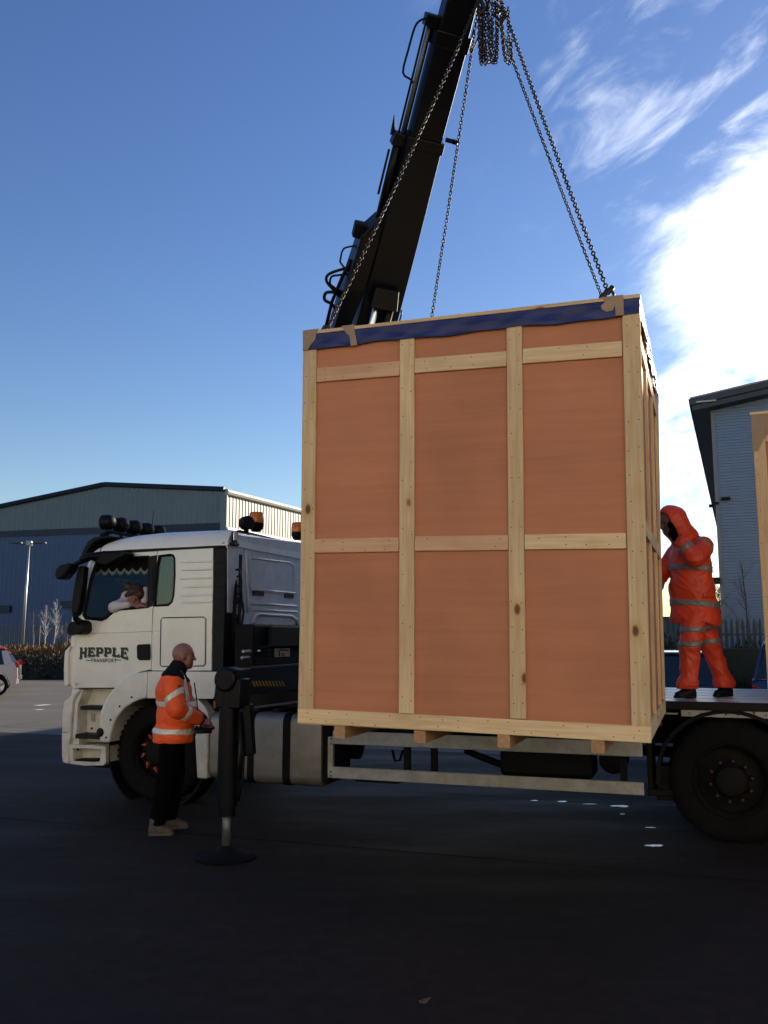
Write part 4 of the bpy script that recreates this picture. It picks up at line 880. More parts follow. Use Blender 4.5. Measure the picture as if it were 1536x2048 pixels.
for x, y in ((183, 1457), (156, 1499)):
    s_, z_ = sp(x, y, .19 if y < 1480 else 0); b = MB(); b.lathe([(.014, 0), (.014, .006)], (s_, .198 if y < 1480 else 0.0, z_), (0, -1, 0), 10); b.build('drain_hole', M['black'], T)
ARCH = [(204, 1484), (203.5, 1439), (206, 1424), (211, 1409), (219, 1394), (229, 1380), (242, 1367), (258, 1355), (275, 1347), (292, 1343.5), (300, 1342.5), (298, 1396), (284, 1399), (270, 1405), (256, 1414), (245, 1426), (237, 1438), (231, 1452), (227, 1468), (224, 1484)]
ARCH2 = [(301.5, 1342.5), (370, 1342.5), (446, 1343.5), (443, 1352), (436, 1370), (433, 1394), (430, 1397), (385, 1397), (340, 1396), (299.5, 1396)]
ar = pl('wheel_arch', ARCH, -0.05, 0.42, 'white', bevel=.02)
pl('arch_panel', ARCH2, -0.05, 0.42, 'white', bevel=.02)
pl('arch_end_trim', [(447, 1343.5), (452, 1345), (441, 1372), (438, 1398), (434, 1397), (437, 1370), (443, 1353)], -0.045, 0.4, 'trim', bevel=.005)
for x, y in ((245, 1412), (269, 1394), (227, 1439), (218, 1474)):
    s_, z_ = sp(x, y); b = MB(); b.lathe([(.012, 0), (.012, .006)], (s_, -.049, z_), (0, -1, 0), 10); b.build('bolt', M['black'], ar)
pl('rear_mudguard', [(384, 1398), (399, 1398), (413, 1414), (419, 1426), (418, 1500), (416, 1557), (397, 1556), (393, 1480), (388, 1426)], -0.03, 0.36, 'white', bevel=.015)
pl('mudguard_edge', [(399, 1398), (436, 1398), (434, 1424), (421, 1425), (414, 1413)], 0.1, 0.36, 'frame', bevel=.01)
b = MB(); cs, cz = sp(300, 1508); b.lathe([(.60, .0), (.62, 0), (.62, .3), (.60, .3)], (0.02, .06, .52), (0, 1, 0), 40)
b.f = [f for f in b.f if len(f) == 4]; b.m = [0] * len(b.f); b.build('arch_liner', M['frame'], T, fix=False)
b = MB(); s_, z_ = sp(433, 1409, .05); b.box((s_, .04, z_), (.06, .02, .08)); b.build('side_repeater', M['amber_dk'], T, bevel=.01)
# ------- wheels
def wheel(name, s_, z_, r, width, d, nuts=True):
    k = r / .52; t = MB()
    t.lathe([(.285 * k, .02), (.30 * k, .0), (.44 * k, -.015), (.50 * k, .01), (.52 * k, .04), (.52 * k, width - .04), (.50 * k, width), (.30 * k, width)], (0, 0, 0), (0, 1, 0), 64, caps=(False, True))
    for i in range(48):
        a = 2 * math.pi * i / 48; c = Vector((math.cos(a) * .521 * k, width / 2, math.sin(a) * .521 * k)); t.box(c, (.012, width * .86, .03), Matrix.Rotation(-a, 3, 'Y'))
    w = t.build(name, M['rubber'], T, auto=35); w.location = (s_, d, z_)
    b = MB(); b.lathe([(.315 * k, -.016), (.322 * k, -.004), (.305 * k, .010), (.282 * k, .03), (.270 * k, .11), (.23 * k, .10), (.17 * k, .045), (.15 * k, .04), (.145 * k, .02), (.12 * k, -.04), (.09 * k, -.055), (0, -.055)], (0, 0, 0), (0, 1, 0), 48, caps=(False, False)); rm = b.build('rim', M['rim'], w, auto=35)
    for i in range(10):
        a = 2 * math.pi * (i + .3) / 10; c = Vector((math.cos(a) * .172 * k, .03, math.sin(a) * .172 * k))
        b = MB(); b.lathe([(.020, .02), (.020, -.03), (.012, -.045)], c, (0, 1, 0), 6)
        if nuts: dr = Vector((math.cos(a + .5), 0, math.sin(a + .5))); b.tube([c + Vector((0, -.02, 0)), c + Vector((0, -.02, 0)) + dr * .055], [.018, .004], 5)
        b.build('nut_pointer' if nuts else 'wheel_nut', M['nut' if nuts else 'nut_dark'], w)
    return w
M['nut'] = mat('orange nut pointers', (0.42, 0.075, 0.02), 0.5, var=0.3, vs=15)
wheel('wheel', 0.0, .52, .52, .34, 0.10); wheel('wheel', 0.0, .52, .52, .34, 1.98)
M['nut_dark'] = mat('dull red wheel nuts', (0.030, 0.007, 0.005), 0.6, var=0.4, vs=15)
for s_ in (5.80, 7.15):
    for d_ in (.06, 1.85): wheel('wheel', s_, .52, .52, .56, d_, nuts=False)
# ------- chassis, tanks, guards
b = MB()
for d in (.78, 1.55): b.bb(-.9, 8.6, d, d + .08, .74, 1.0)
for s_ in (-.7, .6, 1.9, 3.2, 4.5, 5.8, 7.2, 8.5): b.bb(s_, s_ + .08, .8, 1.6, .78, .96)
b.build('chassis_frame', M['frame'], T)
b = MB(); b.tube([(0, .3, .5), (0, 2.1, .5)], .07, 10); b.tube([(5.8, .3, .52), (5.8, 2.1, .52)], .09, 10); b.lathe([(.1, -.25), (.22, -.12), (.24, 0), (.22, .12), (.1, .25)], (5.8, 1.2, .52), (0, 1, 0), 18); b.build('axle', M['frame'], T, auto=40)
b = MB(); b.bb(-.7, .9, .85, 1.5, .55, 1.3); b.bb(.9, 1.9, .95, 1.4, .6, .95); b.build('engine_block', M['frame'], T, bevel=.05)
b = MB(); b.tube([(1.9, 1.2, .72), (5.6, 1.2, .60)], .055, 8); b.build('prop_shaft', M['frame'], T, smooth=True)
def tank(x0, x1, z0, z1, d0, d1, name, m):
    b = MB(); r = .10; n = 6; pts = []
    for cx, cz, a0 in ((d1 - r, z1 - r, 0), (d0 + r, z1 - r, 90), (d0 + r, z0 + r, 180), (d1 - r, z0 + r, 270)):
        for i in range(n + 1): a = R(a0 + 90 * i / n); pts.append((cx + r * math.cos(a), cz + r * math.sin(a)))
    b.plate(pts, x0, x1, fn=lambda u, v, w: (w, u, v)); return b.build(name, M[m], T, bevel=.035, segs=3, auto=45), pts
sa, za = sp(421, 1440); sb2, zb2 = sp(482, 1440); sc2, _ = sp(503, 1440); sd, _ = sp(584, 1440); zt_ = sp(520, 1428)[1]; zbm = sp(520, 1568)[1]
tk1, _ = tank(sa, sc2 - .03, zbm + .02, zt_, 0.0, .62, 'fuel_tank', 'alu')
tk2, P2 = tank(sc2, sd + .33, zbm, zt_ + .01, -.01, .62, 'fuel_tank', 'alu')
def strap(s0, w, par, z0, z1):
    b = MB(); r = .11; pts = []; d0, d1 = -.018, .63
    for cx, cz, a0 in ((d1 - r, z1 - r, 0), (d0 + r, z1 - r, 90), (d0 + r, z0 + r, 180), (d1 - r, z0 + r, 270)):
        for i in range(7): a = R(a0 + 90 * i / 6); pts.append((cx + r * math.cos(a), cz + r * math.sin(a)))
    b.plate(pts, s0, s0 + w, fn=lambda u, v, w_: (w_, u, v)); b.build('tank_strap', M['frame'], par, bevel=.006)
strap(sp(497, 1440)[0], .075, tk1, zbm - .005, zt_ + .018); strap(sp(567, 1440)[0], .085, tk2, zbm - .01, zt_ + .018)
b = MB(); s_, z_ = sp(473, 1490); b.bb(s_ - .03, s_ + .06, -.03, 0, z_ - .02, z_ + .02); s_, z_ = sp(477, 1541); b.bb(s_ - .06, s_ + .06, -.02, .0, z_ - .03, z_ + .02); b.build('tank_fitting', M['rail'], tk1, bevel=.008)
b = MB(); s_, z_ = sp(540, 1430); b.lathe([(.07, 0), (.07, .05), (.05, .06)], (s_, .2, zt_), (0, 0, 1), 16); b.build('filler_cap', M['black'], tk2, auto=40)
b = MB(); s_, z_ = sp(620, 1500); b.bb(sd + .345, sd + .42, .0, .6, zbm + .03, zt_ - .02); b.build('tank_end', M['frame'], tk2, bevel=.05)
# side guard
sg0, zg0 = sp(656.5, 1473); sg1, zg1 = sp(1285, 1500); _, zgb = sp(656.5, 1555); zu0 = sp(1280, 1484)[1]; zu1 = sp(1282, 1514)[1]
zl0 = sp(1287, 1565)[1]; zl1 = sp(1287, 1591)[1]
b = MB(); b.bb(sg0 + .05, sg1, -.01, .02, zu1, zu0); g1 = b.build('guard_rail', M['rail'], T, bevel=.006)
b = MB(); b.bb(sg0 + .05, sg1, -.01, .02, zl1, zl0); b.build('guard_rail', M['rail'], T, bevel=.006)
b = MB(); b.bb(sg0, sg0 + .055, -.012, .04, zgb, zg0); b.build('guard_post', M['rail'], T, bevel=.005)
for x in (815, 869, 1247):
    s_, _ = sp(x, 1520, .05); b = MB(); b.bb(s_ - .03, s_ + .03, .02, .07, zl1 + .02, 1.0); b.build('guard_post', M['frame'], T)
for z in (zg0 - .02, zgb + .02, zgb + .06, zg0 - .07):
    b = MB(); b.lathe([(.008, 0), (.008, .006)], (sg0 + .035, -.012, z), (0, -1, 0), 8); b.build('bolt', M['black'], T)
b = MB(); s0_, z0_ = sp(1005, 1500, .45); s1_, z1_ = sp(1190, 1556, .45); b.bb(s0_, s1_, .30, .75, z1_, z0_ + .1); b.build('battery_box', M['frame'], T, bevel=.04)
b = MB(); s0_, z0_ = sp(1240, 1520, .5); b.lathe([(.05, -.2), (.13, -.17), (.13, .17), (.05, .2)], (s0_ - .05, .5, z0_ + .02), (0, 1, 0), 16); b.build('brake_chamber', M['frame'], T, auto=40)
tb('air_line', [(930, 1500, .5), (960, 1513, .5), (1000, 1528, .45), (1030, 1530, .5)], .035, 'frame')
tb('air_line', [(785, 1500, .6), (790, 1522, .6), (800, 1520, .6), (806, 1500, .6)], .015, 'frame')
b = MB(); s0_, z0_ = sp(690, 1510, .7); b.lathe([(.06, -.2), (.16, -.16), (.16, .16), (.06, .2)], (s0_, .72, .62), (1, 0, 0), 16); b.build('air_tank', M['frame'], T, auto=40)
b = MB(); b.bb(2.3, 2.75, .1, .5, .33, .38); b.build('valve_plate', M['frame'], T)
# ------- deck
DZ = sp(1500, 1407)[1]; DZ0 = sp(1500, 1418)[1]
s_d0, s_d1 = 2.30, 8.9; pw = CW / 15
pb = MB(); pb.bb(0, s_d1 - s_d0, 0.004, pw - .004, -.03, 0)
p0 = pb.build('deck_plank', M['deck'], T, bevel=.003)
for i in range(15):
    o = p0 if i == 0 else inst(p0)
    o.location = (s_d0, .06 + i * pw, DZ - .0015 * ((i * 7) % 3))
b = MB(); b.bb(s_d0, s_d1, -.005, .052, DZ - .068, DZ + .004); b.build('deck_edge', M['black'], T, bevel=.004)
sr0 = sp(1362, 1428)[0]; zr0, zr1 = sp(1500, 1420)[1], sp(1500, 1437)[1]
b = MB(); b.bb(sr0, s_d1, .01, .05, zr1, zr0); sd_ = b.build('side_rail', M['rail'], T, bevel=.004)
b = MB(); r_ = random.Random(4)
for i in range(34): x = sr0 + .08 + i * .1 + r_.uniform(-.02, .02); b.lathe([(.007 + r_.random() * .005, 0), (.007, .003)], (x, .01, r_.uniform(zr1 + .015, zr0 - .015)), (0, -1, 0), 6)
tag(b.build('rivet', M['nail'], sd_), kind='stuff')
for k, (y0, y1) in enumerate(((1416, 1419.5), (1426, 1430))):
    (a, z), (c, z2) = sp(1322, y0), sp(1356, y1); b = MB(); b.bb(a, c, .05, .08, z2, z); b.build('strap_rail', M['rail'], T)
b = MB(); b.bb(s_d0, s_d1, .08, CW - .02, DZ - .09, DZ - .035); b.build('deck_bearer', M['frame'], T)
for i in range(12):
    b = MB(); b.bb(s_d0 + .1 + i * .55, s_d0 + .18 + i * .55, .06, CW, zr1 - .02, DZ - .092); b.build('cross_member', M['frame'], T)
b = MB(); (s_, z_) = sp(1316, 1447); b.box((s_, .0, z_), (.06, .02, .03)); b.build('side_marker', M['amber_dk'], T)
# rear mudguards: half rings of black plastic
for cs in (5.80, 7.15):
    b = MB(); r0, r1 = .585, .62; pts = [(cs + r1 * math.cos(a), .54 + r1 * .95 * math.sin(a)) for a in np.linspace(R(188), R(-8), 26)] + [(cs + r0 * math.cos(a), .54 + r0 * .95 * math.sin(a)) for a in np.linspace(R(-8), R(188), 26)]
    b.plate(pts, 0.0, .66); b.build('mudguard', M['frame'], T, auto=40)
b = MB(); (a, z), (c, z2) = sp(1292, 1500), sp(1318, 1604); b.bb(a, a + .05, .05, .6, z2 + .1, .98); b.bb(c - .1, c + .12, .05, .4, z2 + .04, z2 + .1); b.bb(c - .02, c + .1, .1, .3, z2 - .0, z2 + .3); b.build('spray_flap', M['frame'], T, bevel=.01)

M['chrome0'] = mat('polished gauge rim', (0.7, 0.7, 0.7), 0.12, 1.0, var=0.03)
# ------------------------------------------------------------------ loader crane
K = empty('loader_crane', TO, -TYAW, 'dark hydraulic crane mounted behind the cab with its boom raised over the crate', 'crane')
fs, fd, _z = tloc(on_plane(452, 1706, (0, 0, 0.04), (0, 0, 1)))
kb = MB(); kb.bb(1.08, 1.95, .12, CW - .05, 1.02, 1.22); kb.build('sub_frame', M['crane'], K, bevel=.02)
b = MB(); sx0 = fs - .13; b.bb(fs - .13, fs + .13, .0, CW, 1.24, 1.52); bm_ = b.build('outrigger_beam', M['crane'], K, bevel=.015)
b = MB(); b.bb(fs - .10, fs + .10, fd - .05, 0.02, 1.27, 1.49); ext_ = b.build('outrigger_extension', M['crane'], K, bevel=.006)
b = MB(); b.tube([(fs + .12, fd + .2, 1.17), (fs + .12, .0, 1.15)], .012, 6); b.build('hose_line', M['steel'], K)
b = MB(); b.tube([(fs + .11, fd + .15, 1.50), (fs + .11, .0, 1.50)], .010, 6); b.build('hose_line', M['black'], K)
# hazard stripes on the long beam face seen beside the leg
b = MB(); sB = fs + .105
for i in range(10):
    (d0, z1), (d1, z0) = rp(503 + i * 6.6, 1362, sB), rp(508 + i * 6.6, 1373, sB); dw = .035
    b.add([(sB, d0, z1), (sB, d0 + dw, z1), (sB, d1 + dw, z0), (sB, d1, z0)], [(0, 1, 2, 3)])
b.build('hazard_stripes', M['yellow'], ext_, fix=False)
lg = MB(); lg.tube([(fs, fd, 1.40), (fs, fd, .40)], .084, 20); lg.tube([(fs, fd, .42), (fs, fd, .33)], .070, 20); leg = lg.build('outrigger_leg', M['crane'], K, auto=40)
b = MB(); b.lathe([(.088, -.10), (.100, -.085), (.100, .085), (.088, .10)], (fs + .0, fd, 1.41), (0, 1, 0), 24); b.bb(fs - .09, fs + .14, fd - .08, fd + .08, 1.18, 1.42); b.build('leg_head', M['crane'], leg, bevel=.01, auto=40)
b = MB(); b.tube([(fs, fd, .40), (fs, fd, .07)], .036, 14); b.build('piston', M['steel'], leg, smooth=True)
b = MB(); b.lathe([(.24, 0), (.245, .02), (.22, .035), (.10, .05), (.07, .08), (.055, .10)], (fs, fd, 0.0), (0, 0, 1), 28); b.build('foot_pad', M['frame'], leg, auto=40)
b = MB(); b.tube([(fs + .12, fd - .04, 1.15), (fs + .15, fd - .06, .85), (fs + .14, fd - .06, .62)], .016, 6); b.tube([(fs + .10, fd + .02, 1.2), (fs + .15, fd, 1.0), (fs + .13, fd, .6), (fs + .10, fd, .45)], .012, 6); b.build('leg_hose', M['black'], leg, smooth=True)
b = MB(); b.plate([(fs + .10, 1.2), (fs + .2, 1.22), (fs + .24, .82), (fs + .16, .80)], fd - .03, fd + .03); b.build('leg_bracket', M['crane'], leg, bevel=.01)
# control bank with decal
VF = 1.22
(da, za_), (db, zb_2) = rp(507, 1252, VF), rp(612, 1341, VF)
(b_ := MB()).bb(VF - .22, VF, da, db + .4, zb_2, za_ + .02); cb = b_.build('valve_bank', M['frame'], K, bevel=.02)
(db1, zb1), (db2, zb2_) = rp(545, 1252, VF + .06), rp(612, 1292, VF + .06)
MB().bb(VF + .003, VF + .05, db1, db2 + .3, zb2_, zb1).build('valve_cover', M['trim'], cb, bevel=.01)
(d1_, z1_), (d2_, z2_) = rp(550, 1297, VF + .01), rp(580, 1313, VF + .01)
MB().bb(VF + .003, VF + .008, d1_, d2_, z2_, z1_).build('decal', M['plate_c'], cb)
w_, h_ = d2_ - d1_, z1_ - z2_
b = MB(); b.tube([(VF + .01, d1_ + w_ * .28, z2_ + h_ * .1), (VF + .01, d1_ + w_ * .28, z2_ + h_ * .7), (VF + .01, d1_ + w_ * .42, z2_ + h_ * .85), (VF + .01, d1_ + w_ * .85, z2_ + h_ * .72)], .008, 5); b.build('decal_print', M['crane'], cb)
b = MB(); b.bb(VF + .009, VF + .012, d1_ + w_ * .42, d1_ + w_ * .66, z2_ + h_ * .08, z2_ + h_ * .42); b.build('decal_print', M['nut'], cb)
for i in range(5):
    q_, w_ = rp(518, 1296 + i * 8.4, VF + .04); b = MB(); b.tube([(VF, q_, w_), (VF + .08, q_ + .12, w_ + .01)], .012, 6); b.tube([(VF + .08, q_ + .12, w_ + .01), (VF + .09, q_ + .15, w_ + .012)], .020, 8); b.build('valve_lever', M['trim'], cb)
q_, w_ = rp(518, 1302, VF + .12); b = MB(); b.lathe([(.016, 0), (.014, .010), (.0, .014)], (VF + .12, q_, w_), (.6, -.8, 0), 12); b.build('gauge', M['chrome0'], cb, smooth=True)
q_, w_ = rp(486, 1303, 1.3); b = MB(); b.tube([(1.3, q_, w_), (1.3, q_ + .16, w_)], .016, 6); b.tube([(1.3, q_ - .02, w_ - .06), (1.3, q_ + .13, w_ - .06)], .016, 6); b.build('grab_handle', M['rail'], K)
b = MB(); b.bb(1.2, 1.9, .0, CW, 1.23, 1.236); b.tube([(1.96, .1, 1.10), (1.96, 1.4, 1.12)], .02, 6); b.build('deck_plate', M['crane'], K)
# column and boom
A = tloc(at_depth(737, 700, 9.6)); B = tloc(at_depth(922, -10, 7.35))
ax = (B - A).normalized(); wv = Vector((0, 0, 1)).cross(ax).normalized(); hv = ax.cross(wv).normalized()      # wv: to the right in the picture, hv: upward
_w = wv * math.cos(R(9)) - hv * math.sin(R(9)); hv = hv * math.cos(R(9)) + wv * math.sin(R(9)); wv = _w
def bp(t, a=0.0, h=0.0): return A + ax * t + wv * a + hv * h
LB = (B - A).length
def tpx(px, py, a=0.0, h=0.0):
    """how far along the boom a feature at that height in the photo lies"""
    best = min((abs(((vp := world_px(TO + TU * q.x + TV * q.y + Vector((0, 0, q.z))))[1]) - py), t) for t in np.linspace(-1, LB + 2.5, 700) for q in [bp(t, a, h)])
    return best[1]
print('boom', A, B, LB, ax, wv, hv)
def beam(name, st, m='crane', par=K, bev=.012, flange=True):
    """st: stations (t, a0, a1, h0, h1)"""
    vs = []
    for t, a0, a1, h0, h1 in st: vs += [bp(t, a0, h0), bp(t, a1, h0), bp(t, a1, h1), bp(t, a0, h1)]
    n = len(st); fs_ = [(0, 1, 2, 3), tuple(4 * (n - 1) + i for i in (3, 2, 1, 0))] + [(4 * i + j, 4 * i + (j + 1) % 4, 4 * i + 4 + (j + 1) % 4, 4 * i + 4 + j) for i in range(n - 1) for j in range(4)]
    b = MB(); b.add(vs, fs_); return b.build(name, M[m], par, bevel=bev)
t1 = tpx(0, 285); t2 = tpx(0, 470); t3 = tpx(0, 640); t4 = tpx(0, 110)
print('t', t1, t2, t3, t4)
beam('main_boom', [(t3 - 1.6, -.24, .19, -.18, .20), (t3 - .2, -.24, .20, -.19, .20), (t2, -.21, .19, -.18, .20), (t1 + .05, -.17, .175, -.16, .18)])
lowp = bp(t3 - 1.45); Ac = Vector((1.93, 1.18, 0)); zc_ = lowp.z - .15
b = MB(); b.lathe([(.36, 1.22), (.36, 1.55), (.25, 1.62), (.22, zc_ - .5), (.27, zc_ - .45), (.27, zc_)], (Ac.x, Ac.y, 0), (0, 0, 1), 24); b.build('column', M['crane'], K, auto=40)
dv = (lowp - Vector((Ac.x, Ac.y, zc_ - .2))); b = MB(); X_ = dv.normalized(); Z_ = (Vector((0, 0, 1)) - X_ * X_.z).normalized(); Y_ = Z_.cross(X_); b.box(Vector((Ac.x, Ac.y, zc_ - .2)) + dv * .5, (dv.length + .5, .40, .42), Matrix((X_, Y_, Z_)).transposed()); b.build('inner_boom', M['crane'], K, bevel=.02)
b = MB(); b.tube([lowp - wv * .36, lowp + wv * .30], .13, 16); b.build('knuckle_pin', M['crane'], K, auto=40)
beam('boom_collar', [(t1 - .05, -.185, .19, -.175, .195), (t1 + .06, -.185, .19, -.175, .195)])
beam('boom_extension', [(t1, -.15, .16, -.14, .16), (t4 + .1, -.15, .16, -.14, .16)])
beam('boom_collar', [(t4 + .06, -.165, .175, -.155, .17), (t4 + .20, -.165, .175, -.155, .17)])
beam('boom_extension', [(t4 + .1, -.14, .15, -.13, .15), (LB + .9, -.13, .14, -.12, .14)])
beam('boom_tip', [(LB + .45, -.17, .18, -.16, .18), (LB + 1.0, -.16, .18, -.16, .18)])
# base box, knuckle and lift cylinders at the foot of the boom
beam('knuckle', [(t3 - 1.5, -.48, -.30, -.2, .2), (t3 - .1, -.47, -.30, -.2, .22), (t3 + .35, -.44, -.24, -.2, .24), (tpx(0, 480), -.40, -.2, -.15, .2), (tpx(0, 440), -.26, -.15, -.1, .16)])
def rod(name, t0, t1_, a, h, r, m='crane', n=10, par=K):
    b = MB(); b.tube([bp(t0, a, h), bp(t1_, a, h)], r, n); return b.build(name, M[m], par, smooth=True)
M['chrome'] = mat('chromed rod', (0.6, 0.6, 0.62), 0.2, 1.0, var=0.05)
rod('lift_piston', t3 - 1.35, t3 + .32, -.10, -.30, .042, 'chrome'); rod('lift_piston', t3 - 1.35, t3 + .30, .05, -.30, .045, 'crane')
beam('lift_bracket', [(t3 + .26, -.17, .12, -.38, -.19), (t3 + .46, -.15, .10, -.30, -.19)])
tA = tpx(0, 275, -.25, 0); tB = tpx(0, 35, -.3, 0)
rod('extension_cylinder', t2 + .1, tA, -.235, .0, .05); rod('extension_piston', tA, tB, -.215, 0, .024, 'steel'); rod('extension_cylinder', tA - .3, tB, -.19, .10, .026)
rod('extension_piston', tA - .1, tB, -.245, .06, .011, 'crane'); rod('hose_line', tpx(0, 385, -.4, 0), tpx(0, 295, -.4, 0), -.31, 0, .012)
beam('cylinder_bracket', [(tA - .07, -.31, -.16, -.06, .12), (tA + .05, -.29, -.16, -.06, .12)])
b = MB(); b.tube([bp(tA, -.29, .1), bp(tA + .18, -.32, .12)], [.03, .004], 5); b.build('pointed_lug', M['crane'], K)
beam('cylinder_bracket', [(tB - .06, -.27, -.12, -.05, .12), (tB + .05, -.27, -.12, -.05, .12)])
# wire hose guards
def guard(pts, r=.011):
    b = MB(); b.tube(smooth_pts([bp(*p) for p in pts], 3), r, 6); b.build('hose_guard', M['crane'], K, smooth=True)
g0, g1 = tpx(0, 25, -.4, 0), tpx(0, 158, -.4, 0); h0_, h1_ = tpx(0, 50, -.4, 0), tpx(0, 142, -.4, 0)
guard([(g0, -.22, 0), (g0 - .04, -.30, 0), (h0_, -.345, 0), ((h0_ + h1_) / 2, -.355, 0), (h1_, -.355, 0), (g1 + .03, -.27, 0), (g1, -.23, 0)])
q0, q1 = tpx(0, 45, .3, 0), tpx(0, 108, .3, 0)
guard([(q0, .20, 0), (q0 - .02, .27, 0), (q1 + .03, .245, 0), (q1, .23, 0), (q1 + .05, .205, 0), (q0 - .08, .20, 0)], .008)
tk = tpx(0, 283, .3, 0); b = MB(); b.tube([bp(tk, .22, 0), bp(tk, .315, 0)], .022, 10); b.lathe([(.034, -.02), (.034, .02)], bp(tk, .315, 0), ax, 12); b.build('pin', M['crane'], K, auto=40)
tl = tpx(0, 462, -.4, 0); b = MB(); b.box(bp(tl, -.40, .05), (.16, .14, .13), Matrix((ax, wv, hv)).transposed()); b.tube([bp(tl, -.34, .05), bp(tl - .05, -.22, .05)], .03, 6); b.build('work_lamp', M['black'], K, bevel=.015)
for (ya, yb, out, r) in ((545, 585, .62, .016), (500, 530, .53, .010), (590, 612, .60, .018), (555, 580, .58, .012)):
    ta, tb_ = tpx(0, ya, -.45, 0), tpx(0, yb, -.5, 0); b = MB(); b.tube(smooth_pts([bp(ta + .05, -.38, .05), bp(ta, -.5, .05), bp((ta + tb_) / 2 + .04, -out, .05), bp((ta + tb_) / 2 - .04, -out, .05), bp(tb_, -.52, .05), bp(tb_ - .08, -.42, .05)]), r, 7); b.build('looped_hose', M['black'], K, smooth=True)
b = MB(); b.tube([bp(t3 - .4, .23, -.1), bp(t3 + .15, .235, -.1), bp(t3 + .2, .22, -.1)], .010, 5); b.build('hose_line', M['crane'], K, smooth=True)
b = MB(); b.tube([bp(t3 - .4, -.53, 0), bp(t3 + .1, -.52, .02), bp(t3 + .4, -.47, .02), bp(tpx(0, 520, -.4, 0), -.43, 0)], .02, 7); b.build('hose_line', M['crane'], K, smooth=True)
# crane hook on the tip
APX = at_depth(976, -34, 7.12); tipW = TO + TU * bp(LB + .8).x + TV * bp(LB + .8).y + Vector((0, 0, bp(LB + .8).z)); print('apex', APX, 'tip', tipW)
hk = tloc(APX); b = MB(); b.tube([bp(LB + .8, 0, -.1), Vector((hk.x, hk.y, hk.z + .42))], .03, 8); b.tube([Vector((hk.x, hk.y, hk.z + .42)), Vector((hk.x, hk.y, hk.z + .25)), Vector((hk.x + .08, hk.y, hk.z + .14)), Vector((hk.x + .02, hk.y, hk.z + .06)), Vector((hk.x - .07, hk.y, hk.z + .12))], [.04, .04, .035, .03, .015], 9); b.build('hook', M['crane'], K, smooth=True)

# ------------------------------------------------------------------ crates
def board(name, A_, B_, w, th, out, m, parent, jitter=0.0):
    """a sawn board from A_ to B_ (centre line of its back face), standing th proud along out"""
    A_ = Vector(A_); B_ = Vector(B_); X = (B_ - A_); L_ = X.length; X.normalize(); O_ = Vector(out).normalized(); Z = X.cross(O_).normalized()
    b = MB(); b.bb(0, L_, 0, th, -w / 2, w / 2); o = b.build(name, M[m], parent, bevel=.0025, segs=1)
    o.matrix_local = Matrix.Translation(A_) @ Matrix((X, O_, Z)).transposed().to_4x4()
    return o
nails = {}
def nail_row(key, A_, B_, w, out, th, r_=random.Random(5)):
    A_ = Vector(A_); B_ = Vector(B_); X = (B_ - A_); L_ = X.length; X.normalize(); O_ = Vector(out); Z = X.cross(O_)
    b = nails.setdefault(key, MB()); k = max(2, int(L_ / .16))
    for i in range(k):
        for s_ in (-.3, .3):
            if r_.random() < .25: continue
            p = A_ + X * (L_ * (i + .5) / k + r_.uniform(-.03, .03)) + Z * (w * s_ * r_.uniform(.7, 1.2)) + O_ * th; b.lathe([(.0042, 0), (.0042, .0008)], p, O_, 6)
def crate(root, W_, D_, H_, front, side_posts, tape=True, name='crate'):
    x1, y1 = W_ / 2, D_ / 2; t = .022
    lid = H_ - .026
    for nm, a, b_ in (('plywood_panel', (-x1 + t, -y1 + t, .02), (x1 - t, -y1 + t + .012, lid)), ('plywood_panel', (-x1 + t, y1 - t - .012, .02), (x1 - t, y1 - t, lid)),
                      ('plywood_panel', (-x1 + t, -y1 + t + .013, .02), (-x1 + t + .012, y1 - t - .013, lid)), ('plywood_panel', (x1 - t - .012, -y1 + t + .013, .02), (x1 - t, y1 - t - .013, lid))):
        o = MB().bb(a[0], b_[0], a[1], b_[1], a[2], b_[2]).build(nm, M['ply'], root)
    MB().bb(-x1 - .012, x1 + .012, -y1 - .012, y1 + .012, lid, H_).build('lid_board', M['pine'], root, bevel=.002)
    MB().bb(-x1 + .02, x1 - .02, -y1 + .02, y1 - .02, -.0, .019).build('base_board', M['pine'], root)
    for (A_, B_, w, m, nm) in front:
        board(nm, A_, B_, w, t, (0, -1, 0), m, root); nail_row('f', A_, B_, w, (0, -1, 0), t)
        A2 = (-A_[0], -A_[1], A_[2]); B2 = (-B_[0], -B_[1], B_[2]); board(nm, A2, B2, w, t, (0, 1, 0), m, root)
    zs = [(f[0][2] + f[1][2]) / 2 for f in front if nm_is(f, 'batten')]; zb = sorted(set(round(z, 1) for z in zs))
    for sx in (1, -1):
        X = sx * (x1 - t)
        ys = side_posts
        for k, y in enumerate(ys):
            w = .095 if 0 < k < len(ys) - 1 else .09
            board('post', (X, y, .112), (X, y, lid - .01), w, t, (sx, 0, 0), 'pine', root)
        for za in ((H_ * .905), (H_ * .468)):
            for ya, yb in zip(ys, ys[1:]):
                board('batten', (X, ya + .049, za), (X, yb - .049, za), .10, t, (sx, 0, 0), 'pine', root)
        board('base_rail', (X, -y1 + t + .002, .055), (X, y1 - t - .002, .055), .11, t, (sx, 0, 0), 'pine', root)
    return root
def nm_is(f, n): return f[4] == n
CR = empty('packing_crate', (0.9026, 7.1523, 1.1257), 0, 'large tall plywood and pine crate with blue taped top hanging from four chains', 'crate')
CR.rotation_euler = (R(0.3), R(0.78), R(-19.81))
CMX = Matrix.Translation(CR.location) @ CR.rotation_euler.to_matrix().to_4x4(); CMI = CMX.inverted()
CWD, CDP, CHT = 2.44, 2.278, 2.913
def cf(px, py, y=None):
    y = -CDP / 2 if y is None else y
    P0 = CMX @ Vector((0, y, 0)); n = CMX.to_3x3() @ Vector((0, -1, 0)); q = CMI @ on_plane(px, py, P0, n); return q
